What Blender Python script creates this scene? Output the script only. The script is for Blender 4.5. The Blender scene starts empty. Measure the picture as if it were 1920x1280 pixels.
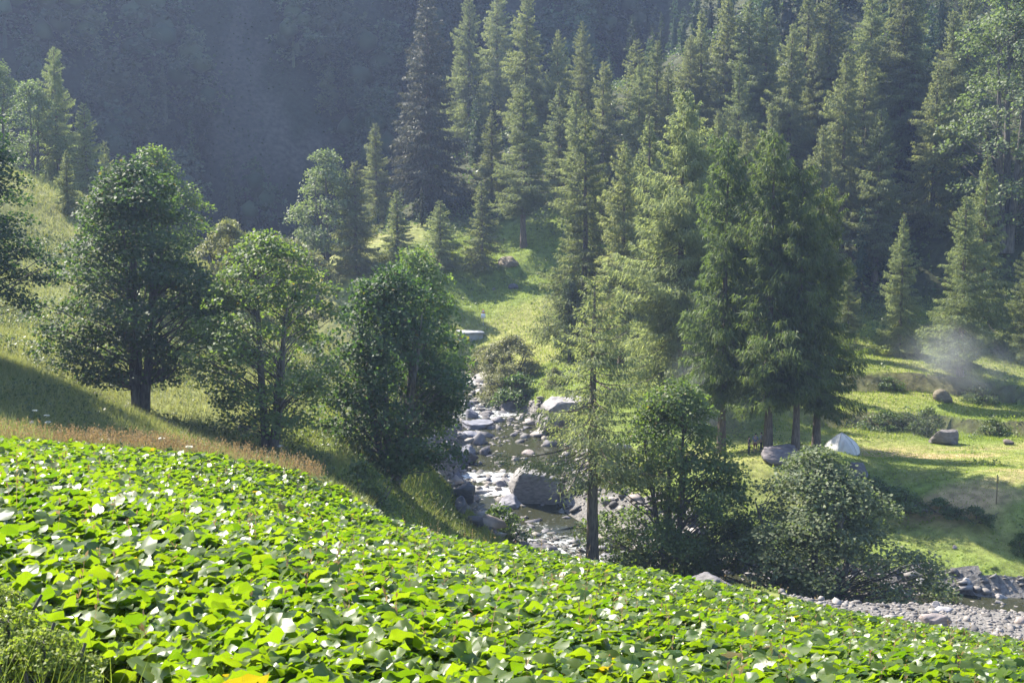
import bpy, bmesh, math, random
import numpy as np
from mathutils import Vector, Matrix, Euler

rad = math.radians
SC = bpy.context.scene
COL = SC.collection

# ------------------------------------------------------------------ camera, sky, sun, exposure
PITCH = -8.0
FPX = 2667.0            # focal length in pixels of a 1920 px wide frame (50 mm on 36 mm)
cam = bpy.data.objects.new('camera', bpy.data.cameras.new('camera'))
COL.objects.link(cam)
cam.location = (0, 0, 0)
cam.rotation_euler = (rad(90 + PITCH), 0, 0)
cam.data.sensor_width = 36.0
cam.data.lens = 50.0
cam.data.clip_start = 0.5
cam.data.clip_end = 3000
SC.camera = cam

SUN_AZ = 50.0           # degrees left of the view direction
SUN_EL = 44.0
world = bpy.data.worlds.new('World')
SC.world = world
world.use_nodes = True
wn = world.node_tree
sky = wn.nodes.new('ShaderNodeTexSky')
sky.sky_type = 'NISHITA'
sky.sun_disc = False
sky.sun_elevation = rad(SUN_EL)
sky.sun_rotation = rad(-SUN_AZ)
sky.altitude = 900
sky.air_density = 1.0
sky.dust_density = 1.0
bg = wn.nodes['Background']
bg.inputs['Strength'].default_value = 0.12
wn.links.new(sky.outputs['Color'], bg.inputs['Color'])

sl = bpy.data.lights.new('sun', 'SUN')
sl.energy = 5.0
sl.angle = rad(0.53)
sl.color = (1.0, 0.93, 0.80)
sun = bpy.data.objects.new('sun', sl)
COL.objects.link(sun)
sdir = Vector((-math.sin(rad(SUN_AZ)) * math.cos(rad(SUN_EL)), math.cos(rad(SUN_AZ)) * math.cos(rad(SUN_EL)), math.sin(rad(SUN_EL))))
sun.rotation_euler = (-sdir).to_track_quat('-Z', 'Y').to_euler()
sun.location = sdir * 200

SC.view_settings.view_transform = 'Standard'
SC.view_settings.look = 'None'
SC.view_settings.gamma = 1.0
SC.view_settings.use_curve_mapping = False
SC.view_settings.exposure = 1.85
HAZE_DENSITY = 0.00032
cy = SC.cycles
cy.max_bounces = 5
cy.diffuse_bounces = 2
cy.glossy_bounces = 2
cy.transmission_bounces = 3
cy.volume_bounces = 0
cy.transparent_max_bounces = 4
cy.caustics_reflective = False
cy.caustics_refractive = False
cy.sample_clamp_indirect = 4.0
cy.use_adaptive_sampling = True
cy.adaptive_threshold = 0.02
cy.use_denoising = True
try:
    cy.denoiser = 'OPENIMAGEDENOISE'
    cy.denoising_input_passes = 'RGB_ALBEDO_NORMAL'
    cy.denoising_prefilter = 'ACCURATE'
except Exception:
    pass

# ------------------------------------------------------------------ projection helpers
_p = rad(PITCH)
def ray(px, py):
    cx = (px - 960.0) / FPX
    c = (640.0 - py) / FPX
    d = np.array([cx, math.cos(_p) - c * math.sin(_p), math.sin(_p) + c * math.cos(_p)])
    return d / d[1]
def W(px, py, d):
    return ray(px, py) * d
def project(x, y, z):
    f = y * math.cos(_p) + z * math.sin(_p)
    u = -y * math.sin(_p) + z * math.cos(_p)
    return 960 + FPX * x / f, 640 - FPX * u / f

# ------------------------------------------------------------------ numpy noise
def _hash(ix, iy, seed):
    h = (ix * 374761393 + iy * 668265263 + seed * 982451653) & 0xffffffff
    h = ((h ^ (h >> 13)) * 1274126177) & 0xffffffff
    return ((h ^ (h >> 16)) & 0xffff) / 65535.0
def vnoise(x, y, seed=0):
    x = np.asarray(x, float); y = np.asarray(y, float)
    ix = np.floor(x).astype(np.int64); iy = np.floor(y).astype(np.int64)
    fx = x - ix; fy = y - iy
    fx = fx * fx * (3 - 2 * fx); fy = fy * fy * (3 - 2 * fy)
    a = _hash(ix, iy, seed); b = _hash(ix + 1, iy, seed)
    c = _hash(ix, iy + 1, seed); d = _hash(ix + 1, iy + 1, seed)
    return (a * (1 - fx) + b * fx) * (1 - fy) + (c * (1 - fx) + d * fx) * fy
def fbm(x, y, seed=0, oct=4):
    s = 0; a = 0.5
    for o in range(oct):
        s = s + a * (vnoise(x, y, seed + o * 17) - 0.5)
        x = np.asarray(x) * 2.03 + 7.1; y = np.asarray(y) * 2.03 + 3.7; a *= 0.5
    return s
def sstep(a, b, x):
    t = np.clip((x - a) / (b - a), 0, 1)
    return t * t * (3 - 2 * t)

# ------------------------------------------------------------------ object helpers
def new_mesh(name, V, faces, mat=None, smooth=False, midx=None):
    """V (n,3); faces: one index array (m,k) or a list of them."""
    if not isinstance(faces, list):
        faces = [faces]
    me = bpy.data.meshes.new(name)
    V = np.ascontiguousarray(V, dtype=np.float32)
    me.vertices.add(len(V)); me.vertices.foreach_set('co', V.ravel())
    loops = np.concatenate([f.ravel() for f in faces]).astype(np.int32)
    tot = np.concatenate([np.full(len(f), f.shape[1]) for f in faces]).astype(np.int32)
    st = np.concatenate([[0], np.cumsum(tot)[:-1]]).astype(np.int32)
    me.loops.add(len(loops)); me.loops.foreach_set('vertex_index', loops)
    me.polygons.add(len(tot)); me.polygons.foreach_set('loop_start', st)
    try:
        me.polygons.foreach_set('loop_total', tot)
    except Exception:
        pass
    if smooth:
        me.polygons.foreach_set('use_smooth', np.ones(len(tot), dtype=bool))
    if mat is not None:
        for m in (mat if isinstance(mat, (list, tuple)) else [mat]):
            me.materials.append(m)
    if midx is not None:
        me.polygons.foreach_set('material_index', np.asarray(midx, dtype=np.int32))
    me.update(calc_edges=True)
    return me
def link(name, data, parent=None, loc=(0, 0, 0), rot=(0, 0, 0), scale=(1, 1, 1)):
    o = bpy.data.objects.new(name, data)
    COL.objects.link(o)
    o.parent = parent
    o.location = loc; o.rotation_euler = rot; o.scale = scale
    return o
def tag(o, label=None, cat=None, group=None, kind=None):
    if label: o['label'] = label
    if cat: o['category'] = cat
    if group: o['group'] = group
    if kind: o['kind'] = kind
    return o
def join_parts(parts):
    """parts: list of (V, [faces...]) -> V, [faces by size]"""
    Vs = []; F = {}; off = 0
    for V, fs in parts:
        if not isinstance(fs, list): fs = [fs]
        Vs.append(V)
        for f in fs:
            if len(f): F.setdefault(f.shape[1], []).append(f + off)
        off += len(V)
    return np.concatenate(Vs), [np.concatenate(v) for v in F.values()]
def norm(a):
    return a / np.maximum(np.linalg.norm(a, axis=-1, keepdims=True), 1e-9)
def tubes(P, Rr, sides=5):
    """P (B,M,3) paths, Rr (B,M) radii -> V, quads"""
    B, M, _ = P.shape
    d = norm(P[:, -1] - P[:, 0])
    ref = np.where(np.abs(d[:, 2:3]) > 0.9, np.array([[1.0, 0, 0]]), np.array([[0, 0, 1.0]]))
    u = norm(np.cross(d, ref)); v = np.cross(d, u)
    a = np.arange(sides) * 2 * math.pi / sides
    off = u[:, None, :] * np.cos(a)[None, :, None] + v[:, None, :] * np.sin(a)[None, :, None]
    V = P[:, :, None, :] + off[:, None, :, :] * Rr[:, :, None, None]
    V = V.reshape(-1, 3)
    b = np.arange(B)[:, None, None] * M * sides
    m = np.arange(M - 1)[None, :, None] * sides
    s = np.arange(sides)[None, None, :]
    s2 = (s + 1) % sides
    F = np.stack([b + m + s, b + m + s2, b + m + sides + s2, b + m + sides + s], -1).reshape(-1, 4)
    return V, F
def spikes(c, u, v):
    n = len(c)
    V = np.stack([c - v, c + v, c + u], 1).reshape(-1, 3)
    return V, np.arange(3 * n).reshape(-1, 3)
def diamonds(c, u, v, fold=None):
    """leaf quads: base at c, u = length vector, v = half width vector"""
    n = len(c)
    mid = c + u * 0.5
    if fold is not None:
        mid = mid + fold
    V = np.stack([c, mid + v, c + u, mid - v], 1).reshape(-1, 3)
    F = (np.arange(n)[:, None] * 4 + np.arange(4)[None, :])
    return V, F

# ------------------------------------------------------------------ materials
def nodes(mat):
    mat.use_nodes = True
    nt = mat.node_tree
    nt.nodes.clear()
    out = nt.nodes.new('ShaderNodeOutputMaterial')
    return nt, out
def N(nt, t, **kw):
    n = nt.nodes.new(t)
    for k, v in kw.items():
        setattr(n, k, v)
    return n
def foliage(name, c1, c2, tr, vtone=None, trans=0.4, rough=0.5, spec=0.3, objvar=0.25, rare=None, rare_amt=0.0, bump=0.0):
    m = bpy.data.materials.new(name)
    nt, out = nodes(m)
    geo = N(nt, 'ShaderNodeNewGeometry')
    oi = N(nt, 'ShaderNodeObjectInfo')
    mix = N(nt, 'ShaderNodeMix', data_type='RGBA')
    mix.inputs[6].default_value = (*c1, 1); mix.inputs[7].default_value = (*c2, 1)
    nt.links.new(geo.outputs['Random Per Island'], mix.inputs[0])
    col = mix.outputs[2]
    if rare:
        gt = N(nt, 'ShaderNodeMath', operation='GREATER_THAN'); gt.inputs[1].default_value = 1 - rare_amt
        wn_ = N(nt, 'ShaderNodeTexWhiteNoise', noise_dimensions='1D')
        nt.links.new(geo.outputs['Random Per Island'], wn_.inputs['W'])
        nt.links.new(wn_.outputs['Value'], gt.inputs[0])
        m2 = N(nt, 'ShaderNodeMix', data_type='RGBA')
        m2.inputs[7].default_value = (*rare, 1)
        nt.links.new(gt.outputs[0], m2.inputs[0]); nt.links.new(col, m2.inputs[6])
        col = m2.outputs[2]
    if vtone:
        at = N(nt, 'ShaderNodeAttribute', attribute_name=vtone)
        m3 = N(nt, 'ShaderNodeMix', data_type='RGBA', blend_type='MULTIPLY'); m3.inputs[0].default_value = 1
        nt.links.new(col, m3.inputs[6]); nt.links.new(at.outputs['Color'], m3.inputs[7]); col = m3.outputs[2]
    hsv = N(nt, 'ShaderNodeHueSaturation')
    mr = N(nt, 'ShaderNodeMapRange'); mr.inputs[3].default_value = 1 - objvar; mr.inputs[4].default_value = 1 + objvar
    nt.links.new(oi.outputs['Random'], mr.inputs[0]); nt.links.new(mr.outputs[0], hsv.inputs['Value'])
    mh = N(nt, 'ShaderNodeMapRange'); mh.inputs[3].default_value = 0.5 - objvar * 0.07; mh.inputs[4].default_value = 0.5 + objvar * 0.05
    w2 = N(nt, 'ShaderNodeTexWhiteNoise', noise_dimensions='1D')
    nt.links.new(oi.outputs['Random'], w2.inputs['W']); nt.links.new(w2.outputs['Value'], mh.inputs[0])
    nt.links.new(mh.outputs[0], hsv.inputs['Hue'])
    nt.links.new(col, hsv.inputs['Color'])
    pb = N(nt, 'ShaderNodeBsdfPrincipled')
    pb.inputs['Roughness'].default_value = rough
    pb.inputs['Specular IOR Level'].default_value = spec
    nt.links.new(hsv.outputs[0], pb.inputs['Base Color'])
    tb = N(nt, 'ShaderNodeBsdfTranslucent')
    tm = N(nt, 'ShaderNodeMix', data_type='RGBA', blend_type='MULTIPLY'); tm.inputs[0].default_value = 1.0
    tm.inputs[7].default_value = (*tr, 1)
    nt.links.new(hsv.outputs[0], tm.inputs[6])
    nt.links.new(tm.outputs[2], tb.inputs['Color'])
    if bump:
        tc = N(nt, 'ShaderNodeTexCoord'); no = N(nt, 'ShaderNodeTexNoise'); no.inputs['Scale'].default_value = 14.0
        nt.links.new(tc.outputs['Object'], no.inputs['Vector'])
        bp = N(nt, 'ShaderNodeBump'); bp.inputs['Strength'].default_value = bump; bp.inputs['Distance'].default_value = 0.05
        nt.links.new(no.outputs[0], bp.inputs['Height']); nt.links.new(bp.outputs[0], pb.inputs['Normal'])
    ms = N(nt, 'ShaderNodeMixShader'); ms.inputs[0].default_value = trans
    nt.links.new(pb.outputs[0], ms.inputs[1]); nt.links.new(tb.outputs[0], ms.inputs[2])
    nt.links.new(ms.outputs[0], out.inputs['Surface'])
    return m
def surface(name, c1, c2, scale=3.0, rough=0.85, bump=0.4, dist=0.05, spec=0.3, objcol=False, stretch=(1, 1, 1), detail=5.0, vcol=None):
    m = bpy.data.materials.new(name)
    nt, out = nodes(m)
    tc = N(nt, 'ShaderNodeTexCoord'); mp = N(nt, 'ShaderNodeMapping')
    mp.inputs['Scale'].default_value = stretch
    nt.links.new(tc.outputs['Object'], mp.inputs['Vector'])
    no = N(nt, 'ShaderNodeTexNoise'); no.inputs['Scale'].default_value = scale; no.inputs['Detail'].default_value = detail
    nt.links.new(mp.outputs[0], no.inputs['Vector'])
    rp = N(nt, 'ShaderNodeValToRGB')
    rp.color_ramp.elements[0].position = 0.32; rp.color_ramp.elements[1].position = 0.68
    rp.color_ramp.elements[0].color = (*c1, 1); rp.color_ramp.elements[1].color = (*c2, 1)
    nt.links.new(no.outputs[0], rp.inputs[0])
    col = rp.outputs[0]
    if vcol:
        at = N(nt, 'ShaderNodeAttribute', attribute_name=vcol)
        mx = N(nt, 'ShaderNodeMix', data_type='RGBA', blend_type='MULTIPLY'); mx.inputs[0].default_value = 1
        nt.links.new(at.outputs['Color'], mx.inputs[6]); nt.links.new(col, mx.inputs[7]); col = mx.outputs[2]
    if objcol:
        oi = N(nt, 'ShaderNodeObjectInfo')
        mx = N(nt, 'ShaderNodeMix', data_type='RGBA', blend_type='MULTIPLY'); mx.inputs[0].default_value = 1
        nt.links.new(oi.outputs['Color'], mx.inputs[6]); nt.links.new(col, mx.inputs[7]); col = mx.outputs[2]
    pb = N(nt, 'ShaderNodeBsdfPrincipled')
    pb.inputs['Roughness'].default_value = rough
    pb.inputs['Specular IOR Level'].default_value = spec
    nt.links.new(col, pb.inputs['Base Color'])
    if bump:
        bp = N(nt, 'ShaderNodeBump'); bp.inputs['Strength'].default_value = bump; bp.inputs['Distance'].default_value = dist
        nt.links.new(no.outputs[0], bp.inputs['Height']); nt.links.new(bp.outputs[0], pb.inputs['Normal'])
    nt.links.new(pb.outputs[0], out.inputs['Surface'])
    return m
M = {}
M['ground'] = surface('ground', (0.62, 0.62, 0.62), (1.25, 1.25, 1.2), scale=1.3, bump=0.7, dist=0.25, rough=0.95, spec=0.1, vcol='tint', detail=8)
M['bed'] = surface('stream_bed', (0.07, 0.066, 0.062), (0.20, 0.186, 0.172), scale=4.0, bump=0.9, dist=0.12, rough=0.9, detail=8)
M['rock'] = surface('rock', (0.17, 0.165, 0.17), (0.36, 0.345, 0.335), scale=2.2, bump=0.8, dist=0.10, rough=0.8, objcol=True, stretch=(1, 1, 2.6), detail=8)
M['stone'] = surface('stone', (0.12, 0.115, 0.115), (0.29, 0.27, 0.255), scale=3.0, bump=0.4, dist=0.03, rough=0.75, objcol=True)
M['bark'] = surface('bark', (0.065, 0.05, 0.04), (0.165, 0.135, 0.105), scale=5.0, bump=0.8, dist=0.04, rough=0.9, stretch=(2, 2, 0.35))
M['bark_grey'] = surface('bark_grey', (0.05, 0.045, 0.04), (0.13, 0.12, 0.105), scale=4.0, bump=0.7, dist=0.03, rough=0.9, stretch=(2, 2, 0.5))
M['larch'] = foliage('larch_needles', (0.114, 0.144, 0.074), (0.195, 0.219, 0.116), (1.65, 1.65, 0.95), trans=0.5, rough=0.6, spec=0.2, objvar=0.22)
M['larch_shaded'] = foliage('shaded_needles', (0.065, 0.092, 0.04), (0.12, 0.145, 0.062), (1.6, 1.8, 0.8), trans=0.42, rough=0.6, spec=0.2, objvar=0.12)  # darker copy of the larch needles: the grove's shade is put into the colour
M['spruce'] = foliage('spruce_needles', (0.06, 0.066, 0.048), (0.115, 0.12, 0.085), (1.2, 1.2, 0.8), trans=0.25, rough=0.6, spec=0.25, objvar=0.1)
M['maple'] = foliage('maple_leaves', (0.030, 0.062, 0.022), (0.065, 0.11, 0.034), (2.0, 2.6, 0.8), trans=0.40, rough=0.55, spec=0.30, objvar=0.12, rare=(0.13, 0.10, 0.03), rare_amt=0.02)
M['maple_dark'] = foliage('dark_maple_leaves', (0.036, 0.064, 0.028), (0.072, 0.105, 0.044), (1.9, 2.3, 0.75), trans=0.36, rough=0.62, spec=0.3, objvar=0.08, rare=(0.11, 0.09, 0.03), rare_amt=0.02)
M['maple_deep'] = foliage('deep_maple_leaves', (0.02, 0.042, 0.018), (0.045, 0.074, 0.03), (1.9, 2.5, 0.7), trans=0.28, rough=0.6, spec=0.3, objvar=0.0)
M['maple_light'] = foliage('light_maple_leaves', (0.066, 0.105, 0.036), (0.125, 0.165, 0.058), (1.9, 2.1, 0.75), trans=0.42, rough=0.55, spec=0.3, objvar=0.1, rare=(0.16, 0.13, 0.04), rare_amt=0.02)
M['ash'] = foliage('pale_leaves', (0.092, 0.122, 0.058), (0.17, 0.20, 0.105), (1.5, 1.7, 0.8), trans=0.38, rough=0.6, spec=0.3, objvar=0.12)
M['willow'] = foliage('willow_leaves', (0.13, 0.145, 0.06), (0.23, 0.225, 0.11), (1.3, 1.4, 0.8), trans=0.35, rough=0.55, spec=0.3, objvar=0.15)
M['shrub'] = foliage('shrub_leaves', (0.045, 0.075, 0.026), (0.10, 0.13, 0.045), (1.8, 2.0, 0.7), trans=0.35, rough=0.5, spec=0.3, objvar=0.2)
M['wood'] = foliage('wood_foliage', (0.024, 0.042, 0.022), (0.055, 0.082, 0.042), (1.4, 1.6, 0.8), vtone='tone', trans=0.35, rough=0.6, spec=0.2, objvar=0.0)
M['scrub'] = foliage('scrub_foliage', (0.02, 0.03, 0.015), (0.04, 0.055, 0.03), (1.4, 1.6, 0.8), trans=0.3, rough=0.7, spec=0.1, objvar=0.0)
M['butterbur'] = foliage('butterbur_leaf', (0.048, 0.097, 0.014), (0.116, 0.160, 0.021), (2.35, 2.35, 0.28), trans=0.5, rough=0.38, spec=0.42, objvar=0.1, rare=(0.17, 0.13, 0.03), rare_amt=0.006, bump=0.0)
M['grass'] = foliage('grass_blades', (0.12, 0.17, 0.035), (0.21, 0.24, 0.06), (1.7, 1.8, 0.7), trans=0.45, rough=0.6, spec=0.2, objvar=0.0)
M['meadow'] = foliage('meadow_blades', (0.13, 0.16, 0.055), (0.26, 0.26, 0.12), (1.4, 1.4, 0.8), trans=0.42, rough=0.6, spec=0.2, objvar=0.0)
M['dry'] = foliage('dry_stalks', (0.22, 0.14, 0.07), (0.36, 0.28, 0.16), (1.2, 1.1, 0.8), trans=0.35, rough=0.7, spec=0.2, objvar=0.1)
M['umbel'] = foliage('white_umbel', (0.62, 0.62, 0.52), (0.75, 0.74, 0.66), (1.0, 1.0, 0.95), trans=0.3, rough=0.7, spec=0.2, objvar=0.0)

# ------------------------------------------------------------------ terrain
STREAM_PX = [(880, 700, 165), (893, 735, 157), (905, 760, 152), (950, 822, 139.5), (985, 850, 133), (940, 880, 127.5), (925, 925, 118.5),
             (935, 965, 113.5), (975, 1005, 108.5), (1060, 1045, 104.5), (1180, 1080, 101.3), (1400, 1103, 99.6), (1700, 1122, 98.6), (1850, 1138, 97.3), (2100, 1155, 96)]
ST = np.array([W(*p) for p in STREAM_PX])
up = np.array([[-78, 196, -21.5], [-46, 176, -24.2], [-22, 169, -26.2]])
ST = np.vstack([up, ST, [[75, 97, -32.6], [120, 104, -33.5]]])
ST_W = np.array([2.5, 2.5, 2.5, 2.6, 3.0, 3.4, 4.2, 5.2, 4.0, 3.4, 4.0, 4.8, 5.0, 4.2, 3.0, 2.0, 1.8, 2.0, 2.5, 2.5])[:len(ST)]
CP = []
def cp(*rows):
    for r in rows: CP.append(W(*r))
# foreground slope
cp((0, 1280, 12.5), (480, 1280, 15), (960, 1280, 19), (1440, 1280, 25), (1920, 1280, 32),
   (0, 840, 58), (200, 850, 59), (400, 872, 60), (550, 895, 61), (650, 930, 60), (740, 995, 59), (850, 1022, 59), (1000, 1050, 60), (1250, 1095, 60), (1500, 1145, 59), (1700, 1185, 58), (1920, 1220, 56),
   (400, 1050, 27), (960, 1150, 31), (1400, 1190, 40))
CP += [np.array(v, float) for v in [(0, 0, -1.8), (0, 4, -2.9), (-8, 6, -1.6), (10, 8, -6.2), (-60, 20, 8), (-60, -30, 15), (0, -30, 5), (60, -30, -10), (40, 30, -20), (70, 50, -29), (-30, 40, -5), (-45, 70, -3)]]
# near bank beyond the crest of the field (hidden ground)
CP += [np.array(v, float) for v in [(0, 78, -24.2), (10, 78, -25.2), (22, 78, -26.5), (30, 76, -26.8), (-8, 78, -21.5), (15, 88, -28.6), (28, 88, -29.9), (36, 84, -29.6)]]
cp((1108, 1062, 97.5), (820, 990, 91), (780, 930, 96), (850, 905, 112), (700, 872, 88), (780, 865, 100), (840, 852, 116), (950, 1012, 100), (1000, 1040, 98), (1340, 1120, 90), (1650, 1190, 90), (1850, 1215, 89))
# meadow on the left and the slope behind
cp((0, 760, 68), (120, 730, 74), (250, 785, 75), (350, 828, 75), (450, 872, 74), (560, 880, 74),
   (263, 775, 88), (120, 680, 93), (400, 800, 88), (505, 855, 82), (600, 840, 86), (690, 850, 88),
   (130, 640, 106), (350, 680, 103), (480, 720, 103), (600, 770, 101), (550, 640, 122), (430, 580, 124), (300, 520, 124), (200, 490, 124), (100, 500, 122),
   (160, 430, 132), (100, 380, 135), (40, 340, 138), (700, 700, 140), (800, 760, 135))
CP += [np.array(v, float) for v in [(-50, 165, -12), (-75, 160, -2), (-30, 160, -18), (-90, 130, 12), (-120, 60, 25), (-120, 110, 22), (-120, 200, 4), (-150, 0, 40)]]
# right bank, camp field, terraces
cp((1620, 893, 116), (1750, 917, 112), (1900, 947, 108), (2100, 965, 107), (1640, 962, 111.2), (1750, 988, 108.3), (1900, 1022, 104.8), (1700, 1062, 101.8), (1850, 1082, 100),
   (1577, 850, 124), (1410, 852, 119.5), (1440, 842, 119), (1490, 838, 118.5), (1530, 836, 120.5), (1350, 850, 121), (1800, 868, 122), (1700, 835, 131), (1850, 812, 136), (1700, 745, 147), (1850, 760, 147), (1700, 683, 158), (1850, 690, 158), (1680, 655, 166), (1850, 655, 166),
   (1200, 850, 124), (1300, 850, 125), (1300, 905, 112), (1450, 910, 112.5), (1110, 880, 119))
cp((820, 1048, 67), (820, 1034, 78), (740, 1018, 67), (740, 990, 79), (660, 955, 67), (660, 905, 79), (900, 1065, 68), (900, 1050, 79))
# centre meadow
cp((1060, 765, 141), (1100, 705, 150), (1030, 705, 155), (1200, 700, 152), (1300, 645, 166), (1450, 700, 154), (1550, 690, 156),
   (900, 640, 177), (1000, 640, 172), (950, 563, 184), (1000, 600, 178), (900, 543, 189), (1040, 545, 185), (920, 512, 192), (1000, 515, 192), (930, 482, 197), (1000, 474, 196), (1100, 520, 190),
   (840, 520, 190), (745, 490, 189), (670, 510, 186), (600, 515, 188))
# right hill
cp((1700, 560, 178), (1700, 450, 188), (1707, 287, 206), (1700, 0, 240), (1900, 560, 176), (1900, 430, 184), (1900, 200, 212), (1900, 0, 236), (1400, 560, 180), (1400, 430, 194), (1400, 250, 216), (1400, 60, 245),
   (1150, 450, 196), (1150, 330, 212), (1150, 210, 236), (900, 420, 207), (900, 330, 222), (1000, 250, 236), (820, 420, 205))
CP += [np.array(v, float) for v in [(-38, 214, -23), (-60, 235, -21), (-100, 265, -14), (-25, 230, -14), (8, 262, 5), (8, 300, 0), (35, 275, 18), (60, 290, 45), (100, 280, 62), (150, 290, 80), (110, 230, 30), (130, 190, 8), (105, 165, -18), (110, 140, -25), (110, 118, -27), (80, 107, -27.6), (-40, 300, -10), (200, 200, 30), (200, 120, -10), (150, 60, -28), (150, 340, 95), (60, 350, 60), (-100, 320, -10)]]
for i in range(len(ST)):
    CP.append(ST[i] - np.array([0, 0, 0.3]))
CP = np.array(CP)
def _phi(r2):
    return 0.5 * r2 * np.log(np.maximum(r2, 1e-12))
_n = len(CP)
_S = 100.0
_A = np.zeros((_n + 3, _n + 3))
_xy = CP[:, :2] / _S
_A[:_n, :_n] = _phi(((_xy[:, None] - _xy[None]) ** 2).sum(-1)) + np.eye(_n) * 2e-5
_A[:_n, _n] = 1; _A[:_n, _n + 1:] = _xy; _A[_n:, :_n] = _A[:_n, _n:].T
_b = np.zeros(_n + 3); _b[:_n] = CP[:, 2]
_w = np.linalg.solve(_A, _b)
def tps(x, y):
    q = np.stack([x.ravel(), y.ravel()], -1) / _S
    out = np.zeros(len(q))
    for s in range(0, len(q), 20000):
        qq = q[s:s + 20000]
        out[s:s + 20000] = _phi(((qq[:, None] - _xy[None]) ** 2).sum(-1)) @ _w[:_n] + _w[_n] + qq @ _w[_n + 1:]
    return out.reshape(x.shape)
def poly_near(x, y, P):
    """distance to a polyline, and the parameter (segment + fraction) of the nearest point"""
    best = np.full(x.shape, 1e9); par = np.zeros(x.shape); side = np.zeros(x.shape)
    for i in range(len(P) - 1):
        a = P[i, :2]; b = P[i + 1, :2]; d = b - a; L2 = d @ d
        t = np.clip(((x - a[0]) * d[0] + (y - a[1]) * d[1]) / L2, 0, 1)
        r = np.hypot(x - a[0] - t * d[0], y - a[1] - t * d[1])
        m = r < best
        best = np.where(m, r, best); par = np.where(m, i + t, par)
        side = np.where(m, (x - a[0]) * d[1] - (y - a[1]) * d[0], side)
    return best, par, side
def at_par(par, arr):
    return np.interp(par, np.arange(len(arr)), arr)

gx = np.concatenate([np.arange(-260, -72, 5.0), np.arange(-72, 96, 0.8), np.arange(96, 330, 5.0)])
gy = np.concatenate([np.arange(-40, 0, 3.0), np.arange(0, 214, 0.8), np.arange(214, 300, 2.2), np.arange(300, 640, 8.0)])
GX, GY = np.meshgrid(gx, gy, indexing='ij')
GZ = tps(GX, GY)
# keep the spline in bounds away from its data
GZ = np.clip(GZ, -40, 110)
# terraces: two short banks across the camp meadow
def terrace(yl, amp, x0, x1, decay=5.0):
    global GZ
    d = GY - yl
    s = np.where(d > 0, np.exp(-d / decay), -np.exp(d / decay)) * np.minimum(1, np.abs(d) / 0.30)
    m = sstep(x0 - 4, x0, GX) * (1 - sstep(x1, x1 + 6, GX))
    GZ = GZ + amp * s * m
TER1 = lambda x: 139.5 - 0.05 * (x - 36) + 0.7 * np.sin(x * 0.35)
TER2 = lambda x: 151.5 - 0.10 * (x - 40) + 0.9 * np.sin(x * 0.28 + 1)
terrace(TER1(GX), 0.75, 30, 64)
terrace(TER2(GX), 0.9, 31, 64)
TER3 = lambda x: 192.5 + 0.6 * np.sin(x * 0.5)
terrace(TER3(GX), 0.5, -9, 10, 4.0)
# small bank behind the foreground crest on the left
WALL_PX = [(60, 690, 79), (140, 715, 79), (200, 745, 79.5), (262, 784, 79.5), (330, 822, 79), (420, 868, 78)]
# noise relief
hill = sstep(170, 190, GY) * sstep(2, 12, GX + 0.0 * GY)
GZ = GZ + 0.35 * fbm(GX * 0.35, GY * 0.35, 3) * sstep(62, 75, GY) + hill * 3.0 * fbm(GX * 0.12, GY * 0.12, 9)
# the stream channel
SR, SP, SSIDE = poly_near(GX, GY, ST)
sw = at_par(SP, ST_W); sz = at_par(SP, ST[:, 2])
ch = 1 - sstep(sw * 0.75, sw * 0.75 + 3.0, SR)
GZ = GZ * (1 - ch) + (sz - 0.45 + 0.25 * fbm(GX * 0.8, GY * 0.8, 21)) * ch
# the shaded mountain wall behind the valley
ml = (GY - (262 + 0.5 * GX)) * 0.894
rel = 9 * fbm(GX * 0.035, GY * 0.02, 31) + 7 * fbm(GX * 0.11, GY * 0.05, 37) + 3.5 * fbm(GX * 0.3, GY * 0.2, 41)
zm = -21 + 1.36 * ml + rel * sstep(-5, 25, ml)
zm = np.where(zm > 108, 108 + (zm - 108) * 0.35, zm)
zm = np.minimum(zm, 124 - 0.25 * (GY - 430))
MTN = zm > GZ
GZ = np.maximum(GZ, zm)
def hz(x, y):
    x = np.asarray(x, float); y = np.asarray(y, float)
    i = np.clip(np.searchsorted(gx, x) - 1, 0, len(gx) - 2); j = np.clip(np.searchsorted(gy, y) - 1, 0, len(gy) - 2)
    fx = np.clip((x - gx[i]) / (gx[i + 1] - gx[i]), 0, 1); fy = np.clip((y - gy[j]) / (gy[j + 1] - gy[j]), 0, 1)
    return (GZ[i, j] * (1 - fx) + GZ[i + 1, j] * fx) * (1 - fy) + (GZ[i, j + 1] * (1 - fx) + GZ[i + 1, j + 1] * fx) * fy
_dd = np.arange(8, 400, 0.25)
def hit(px, py, dmin=8):
    """where the sight line through a pixel meets the ground"""
    r = ray(px, py)
    d = _dd[_dd >= dmin]
    z = hz(r[0] * d, d)
    k = np.argmax(r[2] * d < z)
    if not (r[2] * d < z).any(): k = len(d) - 1
    return np.array([r[0] * d[k], d[k], z[k]])
def ground_at(px, d):
    x = ray(px, 640)[0] * d / 1.0
    # x/y ratio of a column depends a little on height: iterate once
    z = float(hz(x, d))
    for _ in range(3):
        f = d * math.cos(_p) + z * math.sin(_p)
        x = (px - 960) / FPX * f
        z = float(hz(x, d))
    return np.array([x, d, z])
def top_height(px, topy, base):
    """height of a thing standing at base whose top shows at row topy"""
    r = ray(px, topy)
    return r[2] * base[1] - base[2]
def solve_depth(px, topy, H, d0=150, d1=262):
    best = None
    for d in np.arange(d0, d1, 1.0):
        b = ground_at(px, d)
        e = abs(project(b[0], d, b[2] + H)[1] - topy)
        if best is None or e < best[0]: best = (e, b)
    return best[1]

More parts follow.
